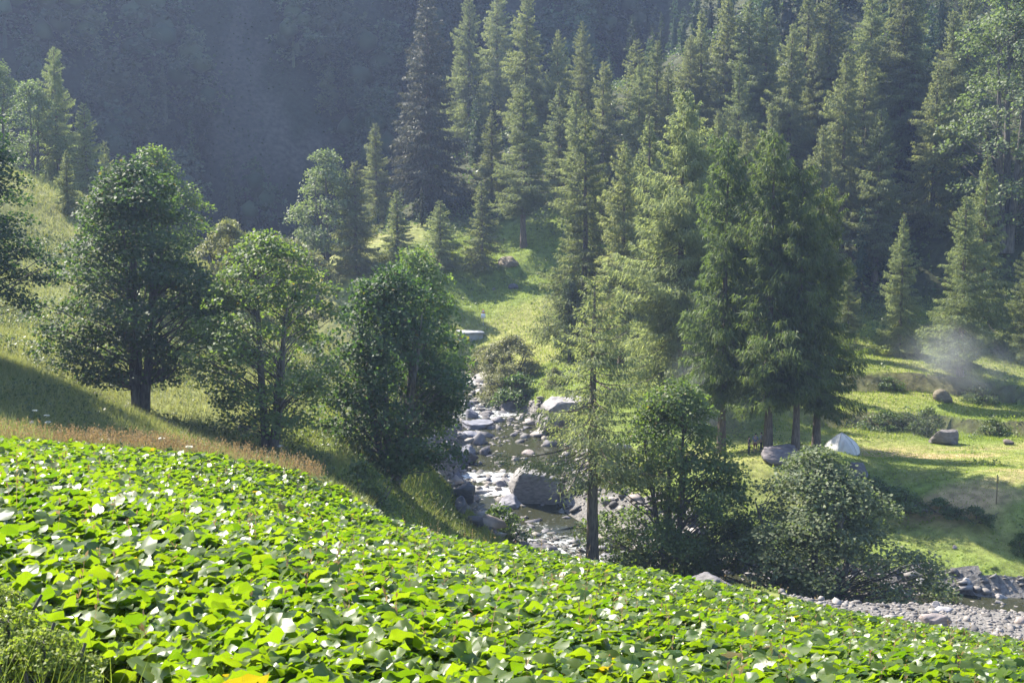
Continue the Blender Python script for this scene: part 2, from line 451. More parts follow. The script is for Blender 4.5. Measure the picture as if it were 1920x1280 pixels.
# ------------------------------------------------------------------ butterbur bank outline: far edge y as a function of x
_edge = np.array([W(*p) for p in [(-250, 800, 58), (0, 840, 58), (200, 850, 59), (400, 868, 60), (550, 885, 61), (640, 912, 60), (690, 950, 58.5), (740, 990, 57.5), (850, 1015, 58.5), (1000, 1045, 60), (1250, 1092, 60), (1500, 1142, 59), (1700, 1183, 58), (1920, 1218, 56), (2200, 1260, 54)]])
edge_y = lambda x: np.interp(x, _edge[:, 0], _edge[:, 1])

# ground colours: what covers the ground there
def lerp(a, b, m): return a * (1 - m[..., None]) + np.array(b) * m[..., None]
tint = np.ones(GX.shape + (3,)) * np.array([0.14, 0.18, 0.045])
n1 = fbm(GX * 0.09, GY * 0.09, 51) + 0.5
n2 = fbm(GX * 0.3, GY * 0.3, 52) + 0.5
tint = lerp(tint, (0.20, 0.205, 0.07), sstep(0.45, 0.65, n1))
left = sstep(-12, -20, -(-GX)) if False else sstep(12, 18, -GX) * sstep(60, 66, GY)
tint = lerp(tint, (0.19, 0.19, 0.075), left * (0.45 + 0.4 * n2))
field = sstep(28, 34, GX) * sstep(104, 109, GY) * (1 - sstep(126, 134, GY))
fdry = sstep(0.50, 0.64, fbm(GX * 0.06 + 5, GY * 0.22, 57) + 0.5)
tint = lerp(tint, (0.36, 0.25, 0.15), field * fdry * 0.8)
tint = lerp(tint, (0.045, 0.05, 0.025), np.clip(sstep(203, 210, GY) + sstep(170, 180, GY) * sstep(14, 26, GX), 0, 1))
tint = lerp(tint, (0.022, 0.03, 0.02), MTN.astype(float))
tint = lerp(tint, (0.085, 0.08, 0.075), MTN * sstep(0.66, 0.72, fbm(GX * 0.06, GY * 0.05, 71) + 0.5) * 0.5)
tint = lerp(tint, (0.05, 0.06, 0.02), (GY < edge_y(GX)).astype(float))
for fn in (TER1, TER2):
    d = np.abs(GY - fn(GX))
    tint = lerp(tint, (0.07, 0.06, 0.04), (1 - sstep(0.3, 1.1, d)) * sstep(28, 31, GX) * (1 - sstep(62, 66, GX)) * 0.8)
# gravel belongs to the stream bed sheet
bar = 4.5 + 5.5 * sstep(28, 36, GX) * (1 - sstep(94, 99, GY)) + 1.2 * (n2 - 0.5) * 2
BED = SR < np.where(GY > 150, sw + 0.8, sw + np.where(SSIDE > 0, bar * 0.45, bar * 0.35) )
BED |= (GX > 16 + 1.5 * n2) & (GY < 98.5) & (GY > 63.5) & (GX < 120)
BED |= (SR < sw + 6.0 + 2 * (n2 - 0.5)) & (GY > 98) & (GY < 128) & (GX > at_par(SP, ST[:, 0])) & (GX < 15)
BED |= (SR < sw + 2.6) & (GY > 99) & (GY < 134)
BED &= GY < 190
V = np.stack([GX, GY, GZ], -1).reshape(-1, 3)
ni, nj = GX.shape
I, J = np.meshgrid(np.arange(ni - 1), np.arange(nj - 1), indexing='ij')
Q = np.stack([I * nj + J, (I + 1) * nj + J, (I + 1) * nj + J + 1, I * nj + J + 1], -1).reshape(-1, 4)
fb = (BED[:-1, :-1] & BED[1:, :-1] & BED[1:, 1:] & BED[:-1, 1:]).reshape(-1)
def sub(Qs):
    u, inv = np.unique(Qs.ravel(), return_inverse=True)
    return V[u], inv.reshape(-1, 4), u
gv, gq, gu = sub(Q[~fb])
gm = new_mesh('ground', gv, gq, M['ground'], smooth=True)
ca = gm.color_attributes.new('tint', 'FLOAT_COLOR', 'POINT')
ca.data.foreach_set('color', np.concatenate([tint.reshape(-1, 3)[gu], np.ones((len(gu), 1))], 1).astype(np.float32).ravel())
ground = tag(link('ground', gm), kind='structure')
bv, bq, _u = sub(Q[fb])
stream_bed = tag(link('stream_bed', new_mesh('stream_bed', bv, bq, M['bed'], smooth=True)), kind='structure')

# ------------------------------------------------------------------ water
def water_material():
    m = bpy.data.materials.new('stream_water')
    nt, out = nodes(m)
    tc = N(nt, 'ShaderNodeTexCoord')
    no = N(nt, 'ShaderNodeTexNoise'); no.inputs['Scale'].default_value = 2.6; no.inputs['Detail'].default_value = 6
    nt.links.new(tc.outputs['Object'], no.inputs['Vector'])
    at = N(nt, 'ShaderNodeAttribute', attribute_name='rough_water')
    n3 = N(nt, 'ShaderNodeTexNoise'); n3.inputs['Scale'].default_value = 1.7; n3.inputs['Detail'].default_value = 8; n3.inputs['Roughness'].default_value = 0.7
    nt.links.new(tc.outputs['Object'], n3.inputs['Vector'])
    ad = N(nt, 'ShaderNodeMath', operation='MULTIPLY_ADD'); ad.inputs[1].default_value = 0.62; 
    nt.links.new(at.outputs['Fac'], ad.inputs[0]); nt.links.new(n3.outputs[0], ad.inputs[2])
    mr = N(nt, 'ShaderNodeMapRange'); mr.inputs[1].default_value = 0.72; mr.inputs[2].default_value = 0.98
    nt.links.new(ad.outputs[0], mr.inputs[0])
    pb = N(nt, 'ShaderNodeBsdfPrincipled')
    pb.inputs['Base Color'].default_value = (0.030, 0.032, 0.018, 1)
    pb.inputs['Roughness'].default_value = 0.12
    pb.inputs['IOR'].default_value = 1.33
    bp = N(nt, 'ShaderNodeBump'); bp.inputs['Distance'].default_value = 0.06
    ma = N(nt, 'ShaderNodeMath', operation='MULTIPLY_ADD'); ma.inputs[1].default_value = 0.9; ma.inputs[2].default_value = 0.22
    nt.links.new(at.outputs['Fac'], ma.inputs[0]); nt.links.new(ma.outputs[0], bp.inputs['Strength'])
    nt.links.new(no.outputs[0], bp.inputs['Height']); nt.links.new(bp.outputs[0], pb.inputs['Normal'])
    df = N(nt, 'ShaderNodeBsdfPrincipled'); df.inputs['Base Color'].default_value = (0.78, 0.79, 0.80, 1); df.inputs['Roughness'].default_value = 0.5
    nt.links.new(bp.outputs[0], df.inputs['Normal'])
    ms = N(nt, 'ShaderNodeMixShader')
    nt.links.new(mr.outputs[0], ms.inputs[0]); nt.links.new(pb.outputs[0], ms.inputs[1]); nt.links.new(df.outputs[0], ms.inputs[2])
    nt.links.new(ms.outputs[0], out.inputs['Surface'])
    return m
M['water'] = water_material()
def build_water():
    # dense samples along the stream, small falls kept as steps
    t = np.arange(0, len(ST) - 1 + 1e-6, 0.05)
    c = np.stack([at_par(t, ST[:, k]) for k in range(3)], -1)
    for _ in range(8):
        c[1:-1, :2] = (c[:-2, :2] + 2 * c[1:-1, :2] + c[2:, :2]) / 4
    s = np.concatenate([[0], np.cumsum(np.linalg.norm(np.diff(c[:, :2], axis=0), axis=1))])
    S = np.arange(0, s[-1], 0.5)
    c = np.stack([np.interp(S, s, c[:, k]) for k in range(3)], -1)
    tt = np.interp(S, s, t)
    # rough water zones by nearest row of the picture: rapids and falls
    wz = np.zeros(len(S))
    for px, py, amt, ln in [(885, 720, .7, 3), (905, 765, .62, 3.5), (925, 785, .65, 2.5), (960, 800, .5, 2.5), (925, 905, .8, 2.4), (930, 930, .85, 1.8), (975, 1005, .35, 3), (1050, 1040, .55, 4), (1150, 1072, .6, 4), (1190, 1085, .6, 3)]:
        h = hit(px, py, 60)
        wz = np.maximum(wz, amt * np.exp(-((c[:, 0] - h[0]) ** 2 + (c[:, 1] - h[1]) ** 2) / (ln * ln)))
    z = c[:, 2].copy()
    d = np.gradient(c[:, :2], axis=0); d = norm(d)
    nrm = np.stack([d[:, 1], -d[:, 0]], -1)
    K = 25
    off = np.linspace(-1, 1, K)
    ww = at_par(tt, ST_W) * 1.25 + 0.9
    X = c[:, None, 0] + nrm[:, None, 0] * off[None] * ww[:, None]
    Y = c[:, None, 1] + nrm[:, None, 1] * off[None] * ww[:, None]
    R = wz[:, None] * (1 - 0.5 * np.abs(off[None]))
    Z = z[:, None] + 0.02 + R * 0.55 * (fbm(X * 1.1, Y * 1.1, 77) ) + 0.03 * fbm(X * 2, Y * 2, 78)
    n = len(S)
    V = np.stack([X, Y, Z], -1).reshape(-1, 3)
    I, J = np.meshgrid(np.arange(n - 1), np.arange(K - 1), indexing='ij')
    F = np.stack([I * K + J, (I + 1) * K + J, (I + 1) * K + J + 1, I * K + J + 1], -1).reshape(-1, 4)
    me = new_mesh('stream_water', V, F, M['water'], smooth=True)
    a = me.attributes.new('rough_water', 'FLOAT', 'POINT')
    a.data.foreach_set('value', R.reshape(-1).astype(np.float32))
    return tag(link('stream_water', me), kind='structure')
build_water()

# ------------------------------------------------------------------ haze
def volume_material(name, density, color=(1, 1, 1), aniso=0.4, noise=None):
    m = bpy.data.materials.new(name)
    nt, out = nodes(m)
    pv = N(nt, 'ShaderNodeVolumePrincipled')
    pv.inputs['Color'].default_value = (*color, 1)
    pv.inputs['Density'].default_value = density
    pv.inputs['Anisotropy'].default_value = aniso
    nt.links.new(pv.outputs[0], out.inputs['Volume'])
    if noise:
        tc = N(nt, 'ShaderNodeTexCoord')
        ln = N(nt, 'ShaderNodeVectorMath', operation='LENGTH'); nt.links.new(tc.outputs['Object'], ln.inputs[0])
        mr = N(nt, 'ShaderNodeMapRange', interpolation_type='SMOOTHSTEP'); mr.inputs[1].default_value = 1.0; mr.inputs[2].default_value = 0.15
        mr.inputs[3].default_value = 0.0; mr.inputs[4].default_value = 1.0
        nt.links.new(ln.outputs['Value'], mr.inputs[0])
        no = N(nt, 'ShaderNodeTexNoise'); no.inputs['Scale'].default_value = noise; no.inputs['Detail'].default_value = 3; no.inputs['Distortion'].default_value = 0.6
        nt.links.new(tc.outputs['Object'], no.inputs['Vector'])
        m2 = N(nt, 'ShaderNodeMapRange'); m2.inputs[1].default_value = 0.30; m2.inputs[2].default_value = 0.85
        nt.links.new(no.outputs[0], m2.inputs[0])
        mu = N(nt, 'ShaderNodeMath', operation='MULTIPLY'); nt.links.new(mr.outputs[0], mu.inputs[0]); nt.links.new(m2.outputs[0], mu.inputs[1])
        mu2 = N(nt, 'ShaderNodeMath', operation='MULTIPLY'); mu2.inputs[1].default_value = density
        nt.links.new(mu.outputs[0], mu2.inputs[0]); nt.links.new(mu2.outputs[0], pv.inputs['Density'])
    return m
def box_mesh(name, lo, hi, mat):
    lo = np.array(lo, float); hi = np.array(hi, float)
    V = np.array([[(lo, hi)[i][0], (lo, hi)[j][1], (lo, hi)[k][2]] for i in (0, 1) for j in (0, 1) for k in (0, 1)])
    F = np.array([[0, 1, 3, 2], [4, 6, 7, 5], [0, 4, 5, 1], [2, 3, 7, 6], [0, 2, 6, 4], [1, 5, 7, 3]])
    return new_mesh(name, V, F, mat)
haze = tag(link('haze', box_mesh('haze', (-275, -55, float(GZ.min()) - 1.2), (345, 655, float(GZ.max()) + 22), volume_material('haze_air', HAZE_DENSITY, (0.50, 0.64, 1.0), 0.5))), kind='stuff')

# ------------------------------------------------------------------ trees: generators
def conifer(seed, H=26.0, R=3.6, nbr=130, dens=26.0, bare=0.08, droop=0.18, tw=(0.35, 0.95), wid=0.065, hang=0.9, gap=0.25, trunk_r=None, lean=0.0, shape=0.85):
    """-> wood (V,F), needles (V,F) of a larch or spruce standing at the origin"""
    rng = np.random.default_rng(seed)
    trunk_r = trunk_r or H * 0.0125 + 0.06
    M_ = 9
    ts = np.linspace(0, 1, M_)
    bend = np.stack([np.cumsum(rng.normal(0, 0.012 * H / M_, M_)) + lean * H * ts ** 1.5, np.cumsum(rng.normal(0, 0.012 * H / M_, M_)), ts * H], -1)
    bend[:, :2] -= bend[0, :2]
    rr = trunk_r * (1 - ts) ** 0.8 + 0.015
    rr[0] *= 1.35
    tv, tf = tubes(bend[None], rr[None], 7)
    # branches
    t = bare + (0.985 - bare) * (np.arange(nbr) + rng.uniform(0, 1, nbr)) / nbr
    prof = np.minimum(((1 - t) / (1 - bare)) ** (shape * 0.8), 0.35 + (t - bare) * 5.0)
    L = R * prof * rng.uniform(0.72, 1.12, nbr)
    az = np.arange(nbr) * 2.39996 + rng.normal(0, 0.5, nbr)
    # irregular sectors: some sides carry shorter branches
    k1, k2 = rng.uniform(0, 6.28, 2)
    L *= 1 + gap * np.sin(az + k1 + t * 9) * np.cos(t * 17 + k2)
    L = np.maximum(L, 0.25)
    base = np.stack([np.interp(t, ts, bend[:, k]) for k in range(3)], -1)
    h = np.stack([np.cos(az), np.sin(az), np.zeros(nbr)], -1)
    rise = (0.42 * (t - 0.55) / 0.45) - droop * (1 - t)
    s = np.linspace(0, 1, 6)
    curve = rise[:, None] * s + (-0.16 * s * (1 - s) * 2 + 0.10 * s ** 3)[None] * (1 + rng.normal(0, 0.4, nbr))[:, None]
    P = base[:, None] + h[:, None] * (s[None, :, None] * L[:, None, None])
    P[:, :, 2] += curve * L[:, None]
    Rb = (0.010 + 0.011 * L)[:, None] * (1 - 0.85 * s[None])
    bv_, bf_ = tubes(P, Rb, 3)
    wood = join_parts([(tv, tf), (bv_, bf_)])
    # hanging twigs with needles
    cnt = np.maximum(3, (L * dens * (0.6 + 0.4 * rng.uniform(0, 1, nbr))).astype(int))
    b = np.repeat(np.arange(nbr), cnt); n = len(b)
    q = rng.uniform(0.10, 1.0, n) ** 0.85
    f = q * 5; i0 = np.minimum(f.astype(int), 4); fr = (f - i0)[:, None]
    c = P[b, i0] * (1 - fr) + P[b, i0 + 1] * fr
    side = np.stack([-h[b, 1], h[b, 0], np.zeros(n)], -1)
    lat = rng.normal(0, 1, n)
    c = c + side * (rng.normal(0, 0.21, n) * (L[b] * (1 - q * 0.6)))[:, None]
    c[:, 2] -= np.abs(rng.normal(0, 0.06, n)) * L[b]
    ln = rng.uniform(tw[0], tw[1], n) * (0.55 + 0.45 * np.clip(L[b] / R, 0, 1)) * (1.15 - 0.35 * q)
    d = norm(side * lat[:, None] * 0.55 + h[b] * rng.uniform(0.1, 0.9, n)[:, None] + np.array([0, 0, -1.0]) * (rng.uniform(0.1, 1.3, n) * hang)[:, None] + rng.normal(0, 0.12, (n, 3)))
    w = norm(np.cross(d, rng.normal(0, 1, (n, 3)))) * (wid * rng.uniform(0.7, 1.4, n))[:, None]
    needles = spikes(c, d * ln[:, None], w)
    return wood, needles
def broadleaf(seed, H=14.0, R=5.0, cb=0.18, nclump=190, nleaf=130, leaf=0.20, clump=(0.7, 1.35), stems=3, spread=0.22, topw=0.55, flat=0.45, trunk_r=None, fork=0.06, wide_at=0.42, hollow=0.25, droop=0.15):
    """-> wood, leaves of a maple-like tree at the origin; crown from cb*H to H"""
    rng = np.random.default_rng(seed)
    trunk_r = trunk_r or 0.022 * H + 0.03
    # main stems
    paths = []; radii = []
    ts = np.linspace(0, 1, 9)
    a0 = rng.uniform(0, 6.28)
    for k in range(stems):
        a = a0 + k * 6.283 / stems + rng.normal(0, 0.3)
        reach = R * spread * rng.uniform(0.6, 1.3) * (0.25 if k == 0 else 1.0)
        top = H * (0.93 if k == 0 else rng.uniform(0.62, 0.86))
        x = np.cos(a) * reach * np.clip((ts - fork) / (1 - fork), 0, 1) ** 0.7 + np.cumsum(rng.normal(0, 0.012 * H / 3, 9)) * ts
        y = np.sin(a) * reach * np.clip((ts - fork) / (1 - fork), 0, 1) ** 0.7 + np.cumsum(rng.normal(0, 0.012 * H / 3, 9)) * ts
        x += np.cos(a) * trunk_r * 0.5; y += np.sin(a) * trunk_r * 0.5
        paths.append(np.stack([x, y, ts * top], -1))
        r = trunk_r * (1.0 if stems == 1 else 0.72) * (1 - ts) ** 0.75 + 0.02
        r[0] *= 1.3
        radii.append(r)
    paths = np.array(paths); radii = np.array(radii)
    sv, sf = tubes(paths, radii, 7)
    # clump centres inside the crown envelope
    m = nclump * 4
    t = rng.uniform(0.0, 1.0, m)
    env = np.where(t < wide_at, 0.62 + 0.38 * np.sin(np.clip(t / wide_at, 0, 1) * 1.5708), (1 - ((t - wide_at) / (1 - wide_at)) ** 2.0) * (1 - topw * 0.0) ** 1)
    env = np.where(t >= wide_at, np.maximum(1 - ((t - wide_at) / (1 - wide_at)), 0) ** topw, env)
    az = rng.uniform(0, 6.283, m)
    k = rng.uniform(0, 6.28, 4)
    env = env * (1 + 0.13 * np.sin(2 * az + k[0] + 4 * t) + 0.10 * np.sin(3 * az + k[1] - 7 * t) + 0.06 * np.sin(5 * az + k[2] + 11 * t))
    q = np.sqrt(rng.uniform(hollow ** 2, 1.0, m))
    cx = np.cos(az) * env * q * R; cyy = np.sin(az) * env * q * R
    cz = H * (cb + (1 - cb) * t) - droop * env * q * R * 0.5
    keep = rng.permutation(m)[:nclump]
    # prefer an even spread: reject clumps that crowd others
    C = np.stack([cx, cyy, cz], -1)
    chosen = []
    for i in rng.permutation(m):
        if len(chosen) >= nclump: break
        if chosen:
            dd = np.abs(C[chosen] - C[i]) * np.array([1, 1, 1.6])
            if (np.sum(dd ** 2, 1) < (clump[0] * 0.62) ** 2).any(): continue
        chosen.append(i)
    C = C[chosen]; nc = len(C)
    # limbs to each clump from the nearest stem
    st_i = rng.integers(0, stems, nc)
    z0 = np.clip(C[:, 2] - 0.55 * np.hypot(C[:, 0], C[:, 1]) - rng.uniform(0, 0.05, nc) * H, H * max(cb * 0.75, 0.05), H * 0.9)
    P0 = np.zeros((nc, 3))
    best = np.full(nc, 1e9)
    for s_ in range(stems):
        tq = z0 / paths[s_, -1, 2]
        pt = np.stack([np.interp(tq, ts, paths[s_, :, k2]) for k2 in range(3)], -1)
        dd = np.linalg.norm(pt - C, axis=1) + (tq > 0.97) * 50
        mm = dd < best
        P0[mm] = pt[mm]; best = np.minimum(best, dd)
    s = np.linspace(0, 1, 5)
    Pb = P0[:, None] * (1 - s[None, :, None]) + C[:, None] * s[None, :, None]
    Ld = np.linalg.norm(C - P0, axis=1)
    Pb[:, :, 2] += (np.sin(s * math.pi)[None] * Ld[:, None] * rng.uniform(-0.02, 0.12, nc)[:, None])
    Pb[:, 1:4] += rng.normal(0, 0.035, (nc, 3, 3)) * Ld[:, None, None]
    Rb = (0.012 + 0.011 * Ld)[:, None] * (1 - 0.8 * s[None])
    lv, lf = tubes(Pb, Rb, 4)
    wood = join_parts([(sv, sf), (lv, lf)])
    # leaves
    cs = rng.uniform(clump[0], clump[1], nc)
    cnt = np.maximum(12, (nleaf * (cs / np.mean(cs)) ** 2 * rng.uniform(0.6, 1.3, nc)).astype(int))
    b = np.repeat(np.arange(nc), cnt); n = len(b)
    g = rng.normal(0, 1, (n, 3)); g = g / np.maximum(np.linalg.norm(g, axis=1, keepdims=True), 1e-6) * (rng.uniform(0, 1, n) ** 0.45)[:, None]
    g[:, 2] *= flat
    outw = norm(np.stack([C[:, 0], C[:, 1], np.zeros(nc)], -1) + 1e-6)
    g[:, 2] -= 0.25 * (g[:, :2] * outw[b, :2]).sum(1)
    c = C[b] + g * cs[b][:, None]
    nr = norm(np.array([0, 0, 1.0]) * 0.75 + outw[b] * 0.35 + rng.normal(0, 0.55, (n, 3)))
    u = norm(np.cross(nr, rng.normal(0, 1, (n, 3))))
    v = np.cross(nr, u)
    lsz = leaf * rng.uniform(0.65, 1.25, n)
    leaves = diamonds(c, u * lsz[:, None], v * (lsz * 0.46)[:, None], fold=-nr * (lsz * 0.12)[:, None])
    return wood, leaves
PROTO = {}
def proto(key, wood, leaves, wmat, lmat, H):
    PROTO[key] = (new_mesh(key + '_trunk', wood[0], wood[1], wmat, smooth=True), new_mesh(key + '_crown', leaves[0], leaves[1], lmat), H)
def plant_tree(name, key, base, H, label, cat='tree', group=None, rot=0.0, wide=1.0, tint=None, sink=0.25):
    tm, cm, h0 = PROTO[key]
    e = link(name, None, None, (base[0], base[1], base[2] - sink), (0, 0, rot))
    e.empty_display_size = 0.5
    k = (H + sink) / h0
    e.scale = (k * wide, k * wide, k)
    tag(e, label, cat, group)
    link('trunk', tm, e); link('crown', cm, e)
    return e

# conifer prototypes
for i, (H, R, nbr, gapv, bare, shp) in enumerate([(27, 5.6, 190, 0.30, 0.08, 0.90), (25, 4.6, 180, 0.35, 0.14, 0.80), (28, 5.0, 180, 0.42, 0.22, 0.80), (22, 4.9, 170, 0.25, 0.04, 1.0), (24, 4.2, 170, 0.38, 0.10, 0.75)]):
    w_, n_ = conifer(100 + i, H, R, nbr, dens=80, tw=(0.25, 0.75), wid=0.05, hang=1.15, bare=bare, gap=gapv, shape=shp)
    proto('larch%d' % i, w_, n_, M['bark'], M['larch'], H)
for i, (H, R) in enumerate([(12, 3.0), (14, 3.9)]):
    w_, n_ = conifer(140 + i, H, R, 120, dens=100, bare=0.05, tw=(0.2, 0.5), wid=0.05, shape=0.95)
    proto('young%d' % i, w_, n_, M['bark'], M['larch'], H)
w_, n_ = conifer(160, 33, 5.4, 240, dens=44, bare=0.03, droop=0.42, tw=(0.4, 0.95), wid=0.08, hang=1.3, gap=0.2, shape=0.9)
proto('spruce', w_, n_, M['bark'], M['spruce'], 33)
w_, n_ = conifer(171, 19.5, 5.6, 100, dens=66, bare=0.33, droop=0.30, tw=(0.18, 0.55), wid=0.042, hang=0.75, gap=0.5, trunk_r=0.42, shape=0.85)
proto('front', w_, n_, M['bark'], M['larch'], 19.5)
w_, n_ = conifer(172, 33, 8.2, 240, dens=88, bare=0.07, droop=0.25, tw=(0.4, 1.1), wid=0.055, hang=1.1, gap=0.3, shape=0.8)
proto('giant', w_, n_, M['bark'], M['larch'], 33)
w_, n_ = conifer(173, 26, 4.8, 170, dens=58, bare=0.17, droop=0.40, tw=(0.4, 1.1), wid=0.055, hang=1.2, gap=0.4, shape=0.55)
proto('grove0', w_, n_, M['bark'], M['larch_shaded'], 26)
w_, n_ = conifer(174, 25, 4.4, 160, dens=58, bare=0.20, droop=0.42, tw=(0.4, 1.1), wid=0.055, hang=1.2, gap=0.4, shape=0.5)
proto('grove1', w_, n_, M['bark'], M['larch_shaded'], 25)

# broadleaf prototypes, each of the near ones its own
def bl(key, lm, H, **kw):
    w_, l_ = broadleaf(H=H, **kw)
    proto(key, w_, l_, M['bark_grey'], M[lm], H)
bl('maple1', 'maple_dark', 16.0, seed=201, R=5.1, cb=0.16, nclump=255, nleaf=130, leaf=0.21, stems=3, topw=0.50, wide_at=0.30, clump=(0.75, 1.4))
bl('maple2', 'maple_light', 13.0, seed=202, R=3.9, cb=0.14, nclump=165, nleaf=95, leaf=0.19, stems=3, spread=0.4, topw=0.45, wide_at=0.42, clump=(0.65, 1.15), hollow=0.45)
bl('maple3', 'maple_dark', 11.5, seed=203, R=4.4, cb=0.10, nclump=215, nleaf=140, leaf=0.20, stems=5, spread=0.5, topw=0.42, wide_at=0.45, clump=(0.7, 1.3))
bl('maple4', 'maple_light', 13.0, seed=204, R=3.9, cb=0.15, nclump=120, nleaf=110, leaf=0.22, stems=3, topw=0.45, wide_at=0.45)
bl('maple0', 'maple_deep', 15.5, seed=205, R=5.4, cb=0.06, nclump=340, nleaf=165, leaf=0.19, stems=2, topw=0.38, wide_at=0.35, clump=(0.7, 1.3))
bl('bank1', 'maple_light', 13.2, seed=206, R=4.9, cb=0.08, nclump=220, nleaf=165, leaf=0.20, stems=4, spread=0.4, topw=0.42, wide_at=0.35)
bl('bank2', 'ash', 10.8, seed=207, R=6.8, cb=0.02, nclump=220, nleaf=165, leaf=0.18, stems=4, spread=0.5, topw=0.72, wide_at=0.16, droop=0.3)  # pale leaf colour stands in for sky gloss on this crown
bl('pale0', 'ash', 12.0, seed=208, R=4.2, cb=0.10, nclump=110, nleaf=75, leaf=0.26, stems=3, topw=0.45)
bl('pale1', 'ash', 14.0, seed=209, R=3.6, cb=0.15, nclump=95, nleaf=70, leaf=0.26, stems=2, topw=0.5)
bl('corner', 'ash', 22.0, seed=214, R=6.0, cb=0.12, nclump=190, nleaf=100, leaf=0.27, stems=3, topw=0.45, clump=(0.9, 1.7))
bl('willow0', 'willow', 3.6, seed=210, R=2.6, cb=0.02, nclump=95, nleaf=110, leaf=0.13, stems=5, spread=0.7, clump=(0.35, 0.7), topw=0.5, wide_at=0.4, trunk_r=0.05)
bl('shrub0', 'shrub', 2.2, seed=211, R=1.9, cb=0.0, nclump=45, nleaf=65, leaf=0.15, stems=4, spread=0.7, clump=(0.35, 0.65), topw=0.5, wide_at=0.3, trunk_r=0.04)
bl('shrub1', 'shrub', 1.5, seed=212, R=1.7, cb=0.0, nclump=38, nleaf=65, leaf=0.13, stems=4, spread=0.7, clump=(0.3, 0.6), topw=0.5, wide_at=0.3, trunk_r=0.03)

RNG = random.Random(7)
def tree_px(name, key, px, topy, d, label, wide=1.0, group=None, rot=None, cat='tree', H=None):
    b = ground_at(px, d) if d else solve_depth(px, topy, H)
    h = top_height(px, topy, b) if d else H
    return plant_tree(name, key, b, h, label, cat, group, RNG.uniform(0, 6.28) if rot is None else rot, wide)

# near broadleaved trees, left to right
G1 = 'broadleaved trees of the left slope'
tree_px('maple_tree', 'maple0', -128, 120, 76, 'big dark leafy tree cut off by the left edge of the photo', group=G1, rot=0.6, wide=1.1)
tree_px('maple_tree', 'maple1', 262, 303, 88, 'tall egg-shaped leafy tree with twin dark trunks behind the grassy bank', group=G1, rot=2.2, wide=1.13)
tree_px('maple_tree', 'maple2', 507, 442, 83, 'airy leafy tree with forking stems showing through its thin crown', group=G1, rot=1.0, wide=1.15)
tree_px('maple_tree', 'maple3', 735, 512, 90, 'dense dark round-crowned leafy tree with many stems left of the stream', group=G1, rot=4.0)
tree_px('maple_tree', 'maple4', 775, 474, 103, 'lighter leafy tree whose top rises behind the dense dark round one', group=G1, rot=0.3)
tree_px('maple_tree', 'maple4', 300, 280, 118, 'leafy tree peeping out behind the top right of the tall egg-shaped one', group=G1, rot=2.9, wide=1.05)
tree_px('pale_tree', 'willow0', 432, 420, 127, 'small grey-green rounded tree in the gap between the two slope trees', group=G1, wide=0.8)
tree_px('pale_tree', 'pale0', 612, 287, 186, 'pale silvery leafy tree standing before the dark mountain wall', group=G1, rot=1.0, wide=0.9)
tree_px('pale_tree', 'willow0', 545, 455, 150, 'pale brownish bushy treetop right of the airy leafy tree', group=G1, wide=0.9)
# right of the stream, near
tree_px('bank_tree', 'bank1', 1262, 722, 99.5, 'glossy leafy tree on the stream bank just right of the lone larch', group='leafy trees on the near stream bank', rot=1.2)
tree_px('bank_tree', 'bank2', 1528, 842, 95, 'broad low leafy tree hiding the stream bend below the tent', group='leafy trees on the near stream bank', rot=0.2, wide=1.3)
tree_px('larch_tree', 'front', 1109, 508, 97.5, 'lone larch with bare tall trunk at the stream edge', rot=1.9)
# far left group on the crest
GL = 'trees on the crest at far left'
tree_px('larch_tree', 'larch4', 113, 84, 160, 'tallest spire larch on the crest at far left', group=GL, wide=1.05)
tree_px('larch_tree', 'young1', 165, 190, 156, 'second larch on the left crest, right of the tallest spire', group=GL, wide=1.05)
tree_px('larch_tree', 'young0', 128, 280, 134, 'short larch at the grass edge in front of the two crest larches', group=GL, wide=1.1)
tree_px('pale_tree', 'pale1', 68, 150, 158, 'pale leafy tree left of the spire larch on the crest', group=GL)
tree_px('pale_tree', 'pale1', 2, 112, 150, 'leafy tree at the left photo edge above the dark near tree', group=GL, rot=2)
tree_px('larch_tree', 'young1', 205, 262, 165, 'thin shaded conifer behind the right side of the crest larches', group=GL, wide=0.7)
# middle distance conifers before the shaded wall
GM = 'conifers around the upper meadow'
tree_px('larch_tree', 'young1', 668, 300, 186, 'stout conifer in front of the pale silvery tree', group=GM, wide=1.3)
tree_px('larch_tree', 'young0', 745, 356, 189, 'small narrow larch left of the upper meadow', group=GM, wide=1.25)
tree_px('larch_tree', 'larch4', 707, 228, 214, 'slim spire larch rising behind the small narrow larch', group=GM, wide=1.1)
tree_px('larch_tree', 'young1', 826, 374, 192.5, 'low larch with spreading branches at the left end of the upper meadow', group=GM, wide=1.5)
tree_px('larch_tree', 'young0', 904, 340, 192.5, 'larch with a clean thin trunk standing on the upper meadow edge', group=GM, wide=1.2)
tree_px('larch_tree', 'larch2', 982, 154, 198, 'tall ragged larch with grey dead lower branches above the upper meadow', group=GM, wide=1.25)
tree_px('larch_tree', 'young1', 922, 205, 213, 'half-hidden larch leaning on the left of the tall ragged one', group=GM)
tree_px('spruce_tree', 'spruce', 806, -25, 214, 'tall brownish spruce against the shaded mountain', wide=1.35)
